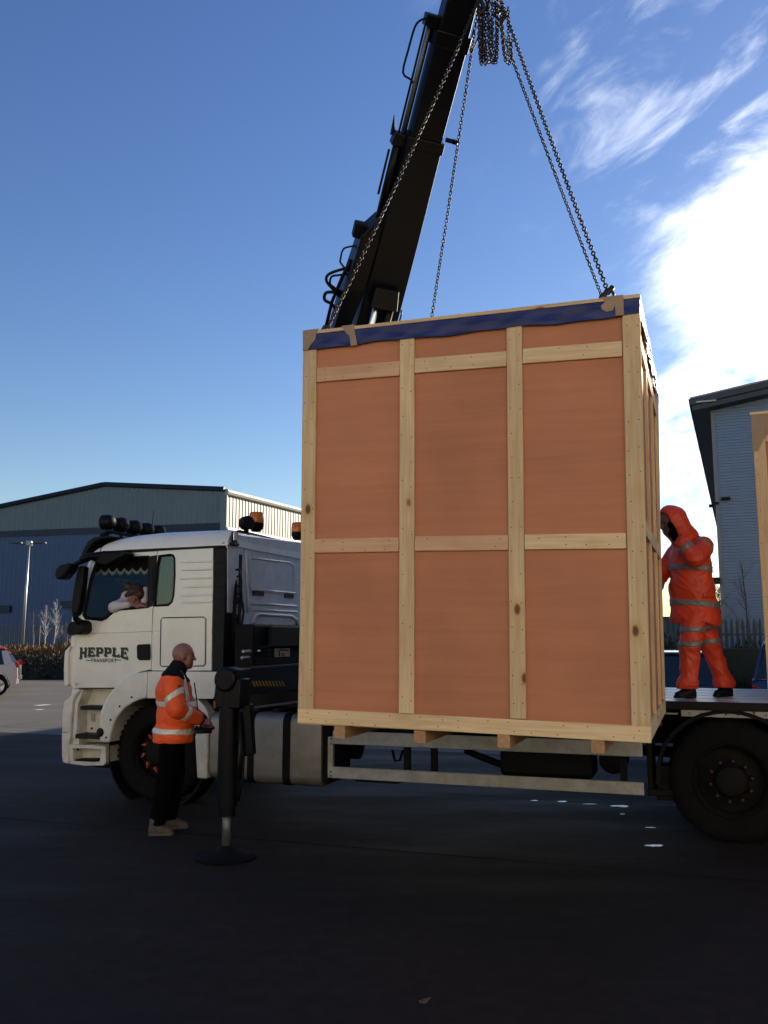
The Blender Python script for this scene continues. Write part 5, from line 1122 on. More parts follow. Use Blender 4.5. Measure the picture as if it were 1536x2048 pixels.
front = []; yb_ = -CDP / 2 + .022
def fb(p0, p1, q0, q1, m='pine', nm='post'):
    """board from the mid of p0/p1 to the mid of q0/q1 (photo points of its edges)"""
    a, b_, c, d = cf(*p0), cf(*p1), cf(*q0), cf(*q1); A_ = (a + b_) / 2; B_ = (c + d) / 2; w = ((a - b_).length + (c - d).length) / 2
    A_.y = yb_; B_.y = yb_; front.append((tuple(A_), tuple(B_), w, m, nm))
fb((598, 1418), (625, 1420), (605.5, 690), (633, 687))
fb((797, 1426), (828, 1428), (800, 672), (828, 670))
fb((1020, 1437), (1052, 1438), (1013, 650), (1043, 647))
fb((1262, 1452), (1302, 1454), (1245, 622), (1279, 618))
fb((595, 1417), (595, 1445), (1302, 1453), (1303, 1487), nm='base_rail')
fb((633, 736), (633, 764), (799, 722), (799, 751), 'pine_red', 'batten'); fb((829, 717), (829, 746), (1013, 702), (1013, 732), 'pine', 'batten'); fb((1045, 697), (1045, 727), (1244, 682), (1244, 712), 'pine', 'batten')
fb((627, 1078), (627, 1106), (797, 1075), (797, 1103), 'pine_red', 'batten'); fb((829, 1073), (829, 1102), (1016, 1070), (1016, 1100), 'pine_red', 'batten'); fb((1049, 1069), (1049, 1099), (1252, 1066), (1252, 1097), 'pine', 'batten')
crate(CR, CWD, CDP, CHT, front, [-CDP / 2 + .068, -.40, .38, CDP / 2 - .07])
for k, b_ in nails.items(): tag(b_.build('nail', M['nail'], CR), kind='stuff')
nails.clear()
# bearers underneath, running front to back
for (xa, xb) in ((668, 687), (827, 850), (995, 1018), (1181, 1208)):
    a, b_ = cf(xa, 1465), cf(xb, 1470); xm = (a.x + b_.x) / 2
    o = MB().bb(0, CDP - .02, -.042, .042, 0, .085).build('bearer', M['lumber'], CR, bevel=.003)
    o.rotation_euler = (0, 0, R(90)); o.location = (xm, -CDP / 2 + .01, -.087)
# blue polythene band stapled round the top, crumpled
def band(name, length, z0, z1, seed, ragged=.012, sx=None):
    nx, nz = int(length / .02), 8; rr = np.random.RandomState(seed); vs = []
    ph = rr.uniform(0, 6, 12)
    for i in range(nx + 1):
        x = length * i / nx
        lowr = ragged * (math.sin(x * 7 + ph[0]) * .5 + math.sin(x * 17 + ph[1]) * .3)
        for j in range(nz + 1):
            v = j / nz; z = z0 + lowr * (1 - v) + (z1 - z0) * v
            y = .0035 + .0035 * (1 + math.sin(x * 9 + z * 60 + ph[2] + 2 * math.sin(x * 3 + ph[5]))) * .5 + .003 * (1 + math.sin(x * 23 - z * 45 + ph[3])) * .5 + .002 * rr.rand()
            vs.append((x, -y, z))
    b = MB(); n = nz + 1; b.add(vs, [(i * n + j, (i + 1) * n + j, (i + 1) * n + j + 1, i * n + j + 1) for i in range(nx) for j in range(nz)])
    return b
zt1 = CHT - .028; zt0 = cf(607, 700).z
o = band('b', CWD + .004, zt0, zt1, 3).build('blue_wrap', M['tarp'], CR, smooth=True, fix=False); o.location = (-CWD / 2 - .002, -CDP / 2, 0)
o = band('b', CDP, zt0 - .0, zt1, 4, .03).build('blue_wrap', M['tarp'], CR, smooth=True, fix=False); o.location = (CWD / 2, -CDP / 2, 0); o.rotation_euler = (0, 0, R(90))
o = band('b', CDP, zt0, zt1, 5).build('blue_wrap', M['tarp'], CR, smooth=True, fix=False); o.location = (-CWD / 2, CDP / 2, 0); o.rotation_euler = (0, 0, R(-90))
def ragged(name, pts, m, off):
    vs = [tuple(Vector((p.x, -CDP / 2 - off, p.z))) for p in (cf(*q) for q in pts)]; b = MB(); b.plate([(v[0], v[2]) for v in vs], -CDP / 2 - off - .0015, -CDP / 2 - off); return b.build(name, M[m], CR, auto=30)
ragged('parcel_tape', [(607, 662), (640, 658), (634, 668), (632, 680), (622, 692), (618, 700), (607, 702)], 'parcel', .012)
ragged('parcel_tape', [(684, 653), (709, 650), (712, 670), (716, 691), (703, 693), (700, 672), (694, 668)], 'parcel', .012)
ragged('parcel_tape', [(1203, 596), (1233, 592), (1247, 591), (1248, 631), (1232, 633), (1230, 612), (1226, 622), (1214, 625), (1204, 620), (1202, 613), (1210, 606)], 'parcel', .012)
b = MB()   # torn film and tape flapping off the far end of the right-hand edge
rr = random.Random(9)
for i in range(26):
    y = rr.uniform(-.9, 1.12); z = zt0 + rr.uniform(-.06, .05); x = CWD / 2 + .012; L_ = rr.uniform(.03, .09); b.add([(x, y, z + .05), (x + .012, y + .04, z + .05), (x + rr.uniform(.0, .03), y + .03, z - L_), (x + .01, y + .005, z - L_ * .8)], [(0, 1, 2, 3)])
tag(b.build('torn_film', M['tarp'], CR, fix=False), kind='stuff')

# second crate on the back of the deck
def second_crate():
    P = on_plane(1537, 1395, (0, 0, DZ + .09), (0, 0, 1))
    s0, _z2 = sp(1527, 1240, .40)
    h2 = 2.06
    top_s, top_z = sp(1508, 822, .35)
    h2 = top_z - DZ - .09
    root = empty('packing_crate', TO + TU * (s0 + .0) + TV * .40 + Vector((0, 0, DZ + .09)) - Matrix.Rotation(-TYAW - R(6.5), 3, 'Z') @ Vector((-1.22, -.95, 0)), -TYAW - R(6.5), 'second pine and plywood crate standing on the rear of the deck at the right edge', 'crate')
    W2, D2 = 2.44, 1.9; fr = []; y = -D2 / 2 + .022; x1 = W2 / 2
    for x in (-x1 + .055, -.40, .40, x1 - .055): fr.append(((x, y, .112), (x, y, h2 - .03), .105, 'pine', 'post'))
    fr.append(((-x1, y, .055), (x1, y, .055), .11, 'pine', 'base_rail'))
    for z in (h2 * .905, h2 * .468):
        for a, b_ in ((-x1 + .11, -.455), (-.345, .345), (.455, x1 - .11)): fr.append(((a, y, z), (b_, y, z), .10, 'pine', 'batten'))
    crate(root, W2, D2, h2, fr, [-D2 / 2 + .068, -.3, .3, D2 / 2 - .07])
    for k, b_ in nails.items(): tag(b_.build('nail', M['nail'], root), kind='stuff')
    nails.clear()
    for x in (-1.0, -.33, .33, 1.0):
        o = MB().bb(0, D2 - .02, -.042, .042, 0, .088).build('bearer', M['lumber'], root); o.rotation_euler = (0, 0, R(90)); o.location = (x, -D2 / 2 + .01, -.089)
    b = MB(); b.plate([(-x1 - .004, h2 - .02), (-x1 + .14, h2 - .02), (-x1 + .16, h2 - .2), (-x1 + .10, h2 - .26), (-x1 + .03, h2 - .38), (-x1 - .004, h2 - .36)], -D2 / 2 - .006, -D2 / 2 - .002); b.build('parcel_tape', M['parcel'], root)
second_crate()

# ------------------------------------------------------------------ chain slings
def link_mesh(pitch=.031, w=.026, r=.0055):
    b = MB(); hl = pitch / 2 + r * .35; hw = w / 2 - r * .2; pts = []; k = 5
    s_ = hl - hw
    for i in range(k + 1): a = -math.pi / 2 + math.pi * i / k; pts.append((s_ + hw * math.cos(a), hw * math.sin(a), 0))
    for i in range(k + 1): a = math.pi / 2 + math.pi * i / k; pts.append((-s_ + hw * math.cos(a), hw * math.sin(a), 0))
    b.tube(pts, r, 5, closed=True); return b.mesh('chain_link', M['chain'], smooth=True)
LINK = link_mesh()
PITCH_L = .031
def lay(parent, pts, roll=0.0):
    pts = [Vector(p) for p in pts]; seg = [(pts[i + 1] - pts[i]).length for i in range(len(pts) - 1)]; tot = sum(seg); n = int(tot / PITCH_L); i = 0; acc = 0
    for k in range(n):
        d = (k + .5) * PITCH_L
        while i < len(seg) - 1 and acc + seg[i] < d: acc += seg[i]; i += 1
        t = (pts[i + 1] - pts[i]).normalized(); p = pts[i] + t * (d - acc)
        q = t.to_track_quat('X', 'Y') @ Quaternion((1, 0, 0), roll + (math.pi / 2) * (k % 2) + .12 * math.sin(k * 1.3) + .25 * math.sin(k * .21))
        o = bpy.data.objects.new('chain_link', LINK); col.objects.link(o); o.parent = parent; o.location = p - parent.location; o.rotation_euler = q.to_euler()
def sagline(P, Q, sag, n=24):
    P = Vector(P); Q = Vector(Q); return [P.lerp(Q, i / n) - Vector((0, 0, sag * 4 * (i / n) * (1 - i / n))) for i in range(n + 1)]
def uloop(P, Q, depth, n=20):
    """a slack loop hanging between two high points"""
    P = Vector(P); Q = Vector(Q); out = []
    for i in range(n + 1):
        t = i / n; s_ = math.sin(math.pi * t); out.append(P.lerp(Q, (1 - math.cos(math.pi * t)) / 2) - Vector((0, 0, depth * (s_ ** .55))))
    return out
def up(px, py, dy=0.0): return at_depth(px, py, 7.12 + dy)
x1, y1 = CWD / 2, CDP / 2
ANCH = {'front left': CMX @ Vector((-x1 + .13, -y1 + .10, CHT + .03)), 'front right': CMX @ Vector((x1 - .20, -y1 + .09, CHT + .06)), 'back left': CMX @ Vector((cf(839, 790, y1 - .12).x, y1 - .12, CHT + .03)), 'back right': CMX @ Vector((cf(1268, 772, y1 - .12).x, y1 - .12, CHT + .03))}
for k_, v_ in ANCH.items(): print('anchor', k_, world_px(v_))
LBL = {'front left': 'long chain crossing in front of the boom to the crate top near left corner', 'front right': 'heavy-looking outer chain on the right ending in a shackle on the crate corner',
       'back left': 'chain hanging alone against the sky just right of the crane boom', 'back right': 'inner one of the two slanting chains right of the boom'}
LOOPS = {'front left': [((957, 0, -.02), (964, 5, .0), .60), ((959, 15, .03), (971, 10, .03), .52)], 'back left': [((964, -5, .05), (976, -8, .03), .66), ((967, 10, .02), (982, 30, .0), .50)],
         'back right': [((1003, -10, .04), (1016, 14, .02), .58), ((976, 0, .0), (992, -5, .03), .62)], 'front right': [((984, 5, -.03), (994, -5, -.01), .60), ((1003, 30, -.05), (1022, 75, -.04), .33)]}
for key, Pn in ANCH.items():
    c = empty('lifting_chain', APX, 0, LBL[key], 'chain', 'chains of the four-leg sling')
    Pt = up({'front left': 968, 'front right': 993, 'back left': 962, 'back right': 972}[key], -25, {'front left': -.05, 'front right': -.05, 'back left': .06, 'back right': .06}[key])
    lay(c, sagline(Pn, Pt, .035 if key != 'front left' else .05), {'front left': .2, 'front right': .75, 'back left': 0.0, 'back right': .1}[key])
    for (a, b_, dep) in LOOPS[key]: lay(c, uloop(up(*a), up(*b_), dep), .3)
    b = MB(); L0 = Pn - c.location
    b.tube([L0 + Vector((-.03, 0, -.03)), L0 + Vector((-.034, 0, .0)), L0 + Vector((-.015, 0, .035)), L0 + Vector((.015, 0, .035)), L0 + Vector((.034, 0, 0)), L0 + Vector((.03, 0, -.03))], .011, 7)
    b.tube([L0 + Vector((-.045, 0, -.03)), L0 + Vector((.045, 0, -.03))], .013, 7); 
    if key == 'front right': b.tube([L0 + Vector((-.06, 0, -.06)), L0 + Vector((-.05, 0, -.02)), L0 + Vector((0, 0, .02)), L0 + Vector((.03, 0, .05))], .02, 7)
    b.build('shackle', M['chain'], c, smooth=True)
    b = MB(); q0 = up(*{'front left': (960, 20, -.04), 'front right': (1003, 35, -.05), 'back left': (968, 12, .05), 'back right': (990, 25, .05)}[key]) - c.location
    b.tube([q0 + Vector((0, 0, .10)), q0 + Vector((.03, 0, .05)), q0 + Vector((.035, 0, .0)), q0 + Vector((0, 0, -.035)), q0 + Vector((-.03, 0, -.01))], [.016, .02, .018, .016, .010], 7); b.build('grab_hook', M['chain'], c, smooth=True)
ring = empty('master_link', APX, 0, 'oval steel master ring joining the four chains under the crane hook', 'ring')
b = MB(); b.tube([(.07 * math.sin(a), 0, .02 + .13 * math.cos(a)) for a in np.linspace(0, 2 * math.pi, 24, endpoint=False)], .014, 8, closed=True); b.build('ring', M['chain'], ring, smooth=True)

# ------------------------------------------------------------------ people, carved as smooth solids
def seg(P, a, b_, ra, rb):
    a = np.array(a, float); b_ = np.array(b_, float); ab = b_ - a; t = np.clip(((P - a) @ ab) / max(ab @ ab, 1e-9), 0, 1)
    return np.linalg.norm(P - a - t[..., None] * ab, axis=-1) - (ra + (rb - ra) * t)
def ell(P, c, r, yaw=0.0, pitch=0.0):
    q = P - np.array(c, float)
    if yaw or pitch:
        m = np.array(Matrix.Rotation(yaw, 3, 'Z') @ Matrix.Rotation(pitch, 3, 'Y')); q = q @ m
    r = np.array(r, float); k0 = np.linalg.norm(q / r, axis=-1); k1 = np.linalg.norm(q / (r * r), axis=-1); return k0 * (k0 - 1) / np.maximum(k1, 1e-6)
def prim(P, p):
    if p[0] == 's': return seg(P, *p[1:5])
    if p[0] == 'e': return ell(P, *p[1:])
def bounds(p):
    if p[0] == 's': a, b_, ra, rb = p[1:5]; r = max(ra, rb); a = np.array(a); b_ = np.array(b_); return np.minimum(a, b_) - r, np.maximum(a, b_) + r
    c, r = np.array(p[1]), max(p[2]); return c - r, c + r
def smin(a, b_, k): h = np.clip(.5 + .5 * (b_ - a) / k, 0, 1); return b_ * (1 - h) + a * h - k * h * (1 - h)
def field(prims, h, k=.03, grow=0.0, fold=0.0, fs=30.0, seed=0, pad=.06):
    lo = np.min([bounds(p)[0] for p in prims], axis=0) - pad; hi = np.max([bounds(p)[1] for p in prims], axis=0) + pad
    n = np.ceil((hi - lo) / h).astype(int) + 1; G = [lo[i] + h * np.arange(n[i]) for i in range(3)]
    F = np.full(n, 1.0)
    for p in prims:
        a, b_ = bounds(p); i0 = np.maximum(((a - pad - lo) / h).astype(int), 0); i1 = np.minimum(((b_ + pad - lo) / h).astype(int) + 2, n)
        sl = tuple(slice(i0[i], i1[i]) for i in range(3)); X = np.stack(np.meshgrid(*[G[i][sl[i]] for i in range(3)], indexing='ij'), -1)
        kk = p[-1] if (isinstance(p[-1], float) and len(p) == 6 and p[0] == 's') else k
        F[sl] = smin(F[sl], prim(X, p[:5] if p[0] == 's' else p), kk)
    X = np.stack(np.meshgrid(*G, indexing='ij'), -1)
    if fold:
        rs = np.random.RandomState(seed); N_ = np.zeros(n)
        for _ in range(7):
            d = rs.normal(size=3); d /= np.linalg.norm(d); N_ += np.sin((X @ d) * fs * rs.uniform(.5, 1.5) + rs.uniform(0, 6) + 1.6 * np.sin(X[..., 2] * fs * .4 + rs.uniform(0, 6)))
        cr = np.zeros(n)
        for _ in range(3):      # sharp creases running across the cloth
            d = rs.normal(size=3) * np.array([.6, .6, 1.3]); d /= np.linalg.norm(d); cr = np.maximum(cr, 1 - np.abs(np.sin((X @ d) * fs * .75 + rs.uniform(0, 6) + 1.2 * np.sin(X[..., 0] * fs * .5 + rs.uniform(0, 6)) + 1.1 * np.sin(X[..., 1] * fs * .6 + X[..., 2] * fs * .35))) * 2.4)
        F = F + fold * N_ / 7 * 1.4 - fold * .75 * np.clip(cr, 0, 1)
    return F - grow, X, lo, h
def nets(F, lo, h):
    s_ = F < 0; nx, ny, nz = F.shape; cnt = np.zeros((nx - 1, ny - 1, nz - 1)); acc = np.zeros((nx - 1, ny - 1, nz - 1, 3))
    C8 = [(i, j, k) for i in (0, 1) for j in (0, 1) for k in (0, 1)]
    def sub(A_, c): return A_[c[0]:nx - 1 + c[0], c[1]:ny - 1 + c[1], c[2]:nz - 1 + c[2]]
    for a in C8:
        for ax_ in range(3):
            if a[ax_]: continue
            b_ = tuple(a[i] + (i == ax_) for i in range(3)); fa, fb_ = sub(F, a), sub(F, b_); cr = sub(s_, a) != sub(s_, b_)
            t = np.where(cr, fa / np.where(cr, fa - fb_, 1), 0)
            for i in range(3): acc[..., i] += np.where(cr, a[i] + (t if i == ax_ else 0), 0)
            cnt += cr
    act = cnt > 0; idx = -np.ones(act.shape, int); idx[act] = np.arange(act.sum()); ii = np.argwhere(act)
    V_ = lo + h * (ii + acc[act] / cnt[act][:, None]); faces = []
    for ax_ in range(3):
        o = [1, 1, 1]; o[ax_] = 0; b1, b2 = [i for i in range(3) if i != ax_]
        A_ = s_[:-1] if ax_ == 0 else (s_[:, :-1] if ax_ == 1 else s_[:, :, :-1]); B_ = s_[1:] if ax_ == 0 else (s_[:, 1:] if ax_ == 1 else s_[:, :, 1:])
        e = np.argwhere(A_ != B_); inside = A_[tuple(e.T)]
        ok = (e[:, b1] > 0) & (e[:, b2] > 0) & (e[:, b1] < F.shape[b1] - 1) & (e[:, b2] < F.shape[b2] - 1); e = e[ok]; inside = inside[ok]
        d1 = np.eye(3, dtype=int)[b1]; d2 = np.eye(3, dtype=int)[b2]
        q = np.stack([idx[tuple((e - d1 - d2).T)], idx[tuple((e - d2).T)], idx[tuple(e.T)], idx[tuple((e - d1).T)]], 1)
        fl = inside if ax_ != 1 else ~inside; q[~fl] = q[~fl][:, ::-1]; faces.append(q)
    return V_, np.concatenate(faces)
def solid(name, fld, m, parent, cut=None, smooth_it=0, decim=None):
    F, X, lo, h = fld
    if cut is not None: F = np.maximum(F, cut(X))
    V_, Q = nets(F, lo, h)
    if len(V_) == 0: print('EMPTY', name); return None
    me = bpy.data.meshes.new(name); me.from_pydata(V_.tolist(), [], Q.tolist()); me.materials.append(M[m]); me.polygons.foreach_set('use_smooth', [True] * len(me.polygons)); me.update()
    o = bpy.data.objects.new(name, me); col.objects.link(o); o.parent = parent
    if smooth_it: s_ = o.modifiers.new('smooth', 'SMOOTH'); s_.iterations = smooth_it; s_.factor = .5
    return o
def slab(p, n, w):
    p = np.array(p, float); n = np.array(n, float); n = n / np.linalg.norm(n); return lambda X: np.abs((X - p) @ n) - w / 2
def inter(*fs): return lambda X: np.maximum.reduce([f(X) for f in fs])
def ball(c, r): c = np.array(c, float); return lambda X: np.linalg.norm(X - c, axis=-1) - r
def half(p, n): p = np.array(p, float); n = np.array(n, float); return lambda X: (X - p) @ n      # keeps the side against n
def hand(c, fwd, upv, side, curl=.5, s_=1.0):
    """palm and five fingers; fwd = fingers, upv = back of the hand, side = thumb side"""
    c = np.array(c, float); f = np.array(fwd, float); f /= np.linalg.norm(f); u = np.array(upv, float); u -= f * (u @ f); u /= np.linalg.norm(u); t = np.array(side, float); t -= f * (t @ f) + u * (t @ u); t /= np.linalg.norm(t); P = []
    P.append(('s', c - f * .02, c + f * .045, .030, .030)); P += [('s', c + t * o, c + f * .055 + t * o, .018, .016) for o in (-.022, .0, .022)]
    for i, (o, L_) in enumerate(((.033, .068), (.012, .078), (-.010, .072), (-.031, .056))):
        b0 = c + f * .058 + t * o; k1 = b0 + (f * math.cos(curl * .7) - u * math.sin(curl * .7)) * L_ * .5 * s_; k2 = k1 + (f * math.cos(curl * 1.9) - u * math.sin(curl * 1.9)) * L_ * .5 * s_
        P += [('s', b0, k1, .0105, .0095, .006), ('s', k1, k2, .0095, .008, .006)]
    b0 = c + t * .03 - f * .005; k1 = b0 + (t * .8 + f * .6 - u * .3) * .035; k2 = k1 + (t * .35 + f * .8 - u * .5 * curl) * .032; P += [('s', b0, k1, .014, .011, .008), ('s', k1, k2, .011, .009, .006)]
    return [tuple(tuple(x) if isinstance(x, np.ndarray) else x for x in p) for p in P]
def head(c, s_=1.0, pitch=0.0, yaw=0.0):
    """face looks along +x"""
    c = Vector(c); q = Matrix.Rotation(yaw, 3, 'Z') @ Matrix.Rotation(pitch, 3, 'Y')
    def T_(x, y, z): return tuple(c + q @ Vector((x, y, z)) * s_)
    P = [('e', T_(-.012, 0, .025), (.098 * s_, .076 * s_, .098 * s_), yaw, pitch), ('e', T_(.022, 0, -.045), (.066 * s_, .056 * s_, .075 * s_), yaw, pitch),
         ('s', T_(.060, 0, -.095), T_(.066, 0, -.093), .020 * s_, .019 * s_, .02), ('s', T_(.080, 0, .022), T_(.104, 0, -.022), .010 * s_, .014 * s_, .012), ('s', T_(.080, -.030, .034), T_(.080, .030, .034), .011 * s_, .011 * s_, .012),
         ('s', T_(.082, -.012, -.052), T_(.082, .012, -.052), .009 * s_, .009 * s_, .006), ('s', T_(.080, -.012, -.066), T_(.080, .012, -.066), .010 * s_, .010 * s_, .006)]
    for y in (-1, 1):
        P += [('e', T_(-.012, y * .078, -.005), (.020 * s_, .009 * s_, .032 * s_), yaw, pitch), ('s', T_(.05, y * .045, -.02), T_(.045, y * .042, -.06), .026 * s_, .024 * s_, .02)]
    return P, T_
def eyes(T_, parent, r=.0085):
    b = MB()
    for y in (-.030, .030): b.lathe([(0, -r), (r * .8, -r * .6), (r, 0), (r * .8, r * .6), (0, r)], T_(.078, y, .010), (0, 0, 1), 10)
    M.setdefault('eye', mat('dark eye', (.02, .016, .014), .2)); b.build('eye', M['eye'], parent, smooth=True)
def shoe(name, heel, toe, m, parent, h=.008, tall=.12):
    a = np.array(heel, float); b_ = np.array(toe, float); z = np.array([0, 0, 1.]); d = (b_ - a)
    pr = [('s', tuple(a + d * .12 + z * .040), tuple(a + d * .5 + z * .042), .038, .038), ('s', tuple(a + d * .5 + z * .038), tuple(b_ - d * .08 + z * .030), .044, .034), ('s', tuple(a + d * .16 + z * .05), tuple(a + d * .18 + z * tall), .042, .047), ('s', tuple(a + d * .28 + z * .075), tuple(a + d * .62 + z * .045), .038, .028)]
    o = solid(name, field(pr, h, .03), m, parent, cut=lambda X: -(X[..., 2] - a[2] - .004))
    so = [('s', tuple(a + d * .12 + z * .012), tuple(b_ - d * .08 + z * .012), .043, .043)]; solid('sole', field(so, h * .9, .01), 'black' if m != 'shoe' else 'sole', o, cut=lambda X: np.maximum(-(X[..., 2] - a[2]), X[..., 2] - a[2] - .026)); return o
M['sole'] = mat('grey rubber sole', (.09, .08, .07), .8, var=.2, vs=20)

# --- the man by the leg of the crane, seen from his right side
def man():
    g = on_plane(340, 1663, (0, 0, 0), (0, 0, 1)); w = empty('person', (g.x, g.y, 0), R(14), 'bald man in orange hi-vis jacket and black trousers holding a remote control', 'person')
    hd, T_ = head((.075, 0, 1.575), 1.0, .05)
    sh = lambda s_: (-.035, s_ * .185, 1.37); el_ = {-1: (.015, -.265, 1.115), 1: (.03, .265, 1.12)}; wr = {-1: (.235, -.125, 1.00), 1: (.27, .06, .985)}
    core = hd + [('s', (.01, 0, 1.40), (.045, 0, 1.50), .066, .058), ('s', (0, 0, .95), (-.01, 0, 1.32), .12, .12), ('s', (-.02, -.09, .9), (-.05, -.1, .5), .075, .055), ('s', (-.05, -.1, .5), (-.12, -.11, .08), .05, .035), ('s', (.0, .09, .9), (.03, .11, .5), .075, .055), ('s', (.03, .11, .5), (-.02, .12, .08), .05, .035)]
    for s_ in (-1, 1): core += [('s', (0, 0, 1.36), sh(s_), .07, .06), ('s', sh(s_), el_[s_], .045, .04), ('s', el_[s_], wr[s_], .038, .028)]
    core += hand((.265, -.105, .975), (.6, .75, -.2), (.2, .2, 1), (1, -.2, .2), .9) + hand((.29, .045, .965), (.5, -.8, -.2), (.2, .2, 1), (1, .2, .2), .9)
    bd = solid('body', field(core, .0062, .022), 'skin', w, smooth_it=1); eyes(T_, bd)
    # stubble-dark rim of cropped hair
    fringe = [('e', T_(-.02, 0, .012), (.094, .079, .080), 0.0, .05)]
    torso = [('e', (-.01, 0, 1.24), (.165, .215, .20)), ('e', (.03, 0, 1.05), (.185, .205, .22)), ('e', (.0, 0, .84), (.183, .195, .24)), ('s', (-.01, -.12, 1.375), (-.01, .12, 1.375), .085, .085), ('s', (0, 0, 1.42), (.03, 0, 1.475), .085, .075)]
    arms = {s_: [('s', sh(s_), el_[s_], .092, .078), ('s', el_[s_], tuple(np.array(el_[s_]) * .12 + np.array(wr[s_]) * .88), .078, .056)] for s_ in (-1, 1)}
    hem = lambda X: .795 - X[..., 2]
    jk = field(torso + arms[-1] + arms[1], .0085, .035, 0, .006, 38, 2)
    jacket = solid('jacket', jk, 'orange', w, cut=hem, smooth_it=1)
    tf = lambda g_: field(torso, .0085, .035, g_, .006, 38, 2); af = lambda s_, g_: field(arms[s_], .0075, .035, g_, .005, 38, 2)
    # navy yoke and collar
    solid('yoke', field(torso + [('s', sh(-1), sh(-1), .092, .092), ('s', sh(1), sh(1), .092, .092)], .0085, .035, .0045, .006, 38, 2), 'navy', jacket, cut=lambda X: 1.385 + .10 * np.abs(X[..., 0] + .03) * (X[..., 0] < -.03) - .45 * (X[..., 0] - .02) * (X[..., 0] > .02) + .15 * np.maximum(np.abs(X[..., 1]) - .14, 0) - X[..., 2])
    solid('collar', field([('s', (.015, 0, 1.42), (.045, 0, 1.50), .080, .078)], .007, .03, 0, .003, 60, 3), 'navy', jacket, cut=lambda X: X[..., 2] - 1.51 + .35 * (X[..., 0] - .03))
    for zc in (1.145, .90): solid('reflective_band', tf(.005), 'tape_r', jacket, cut=slab((0, 0, zc + .0), (.03, 0, 1), .052))
    for s_ in (-1, 1):
        a, e, r_ = np.array(sh(s_)), np.array(el_[s_]), np.array(wr[s_])
        solid('sleeve_band', af(s_, .005), 'tape_r', jacket, cut=inter(slab(a * .42 + e * .58, (e - a) * 1.0 + np.array([.12, 0, 0]), .052), ball(a * .42 + e * .58, .16)))
        solid('sleeve_band', af(s_, .005), 'tape_r', jacket, cut=inter(slab(e * .62 + r_ * .38, (r_ - e), .050), ball(e * .62 + r_ * .38, .12)))
        solid('brace_band', tf(.0065), 'tape_r', jacket, cut=inter(slab((0, s_ * .135, 1.3), (.16, 1, 0), .042), half((0, 0, 1.17), (0, 0, -1)), lambda X: -(X[..., 0] - .035)))
        solid('cuff', field([('s', tuple(e * .16 + r_ * .84), tuple(e * .02 + r_ * .98), .056, .048)], .006, .02), 'navy', jacket)
    b = MB(); b.tube([(.178, .02, 1.33), (.200, .03, 1.2), (.222, .03, 1.05), (.20, .02, .84)], .006, 5); b.build('zip', M['black'], jacket)
    # chest and sleeve badges
    b = MB()
    for i in range(5): b.box((-.022 + i * .016, -.2815, 1.305 + .004 * i), (.012, .006, .016), Matrix.Rotation(.25, 3, 'Z'))
    b.box((.01, -.279, 1.322), (.07, .004, .004)); bg_ = b.build('sleeve_badge', M['ink'], jacket)
    trous = [('e', (-.01, 0, .86), (.155, .17, .12)), ('s', (-.015, -.085, .84), (-.05, -.10, .50), .105, .082), ('s', (-.05, -.10, .50), (-.115, -.11, .10), .080, .070), ('s', (.0, .085, .84), (.035, .11, .50), .105, .082), ('s', (.035, .11, .50), (-.01, .12, .10), .080, .070)]
    solid('trousers', field(trous, .009, .03, 0, .006, 34, 4), 'black_cloth', w, cut=lambda X: .085 - X[..., 2])
    shoe('boot', (-.17, -.12, 0), (.005, -.155, 0), 'shoe', w, .0075); shoe('boot', (-.05, .12, 0), (.14, .115, 0), 'shoe', w, .0075)
    # the remote control box he holds
    m3 = Matrix.Translation(w.location) @ Matrix.Rotation(R(14), 4, 'Z')
    rc = empty('remote_control', m3 @ Vector((.27, -.02, .90)), R(14), 'small dark crane remote control box held in both hands of the bald man', 'remote control')
    b = MB(); b.box((0, 0, 0), (.15, .28, .045)); b.build('case', M['black'], rc, bevel=.012)
    for i in range(4):
        b = MB(); b.tube([(-.02, -.09 + i * .06, .02), (-.02, -.09 + i * .06, .065)], [.006, .010], 8); b.build('joystick', M['nut'] if i == 1 else M['black'], rc, smooth=True)
    b = MB(); b.tube([(0, -.15, 0), (.05, -.16, .02), (.09, -.1, .02), (.095, 0, .02), (.09, .1, .02), (.05, .16, .02), (0, .15, 0)], .011, 7); b.build('guard_bar', M['black'], rc, smooth=True)
man()

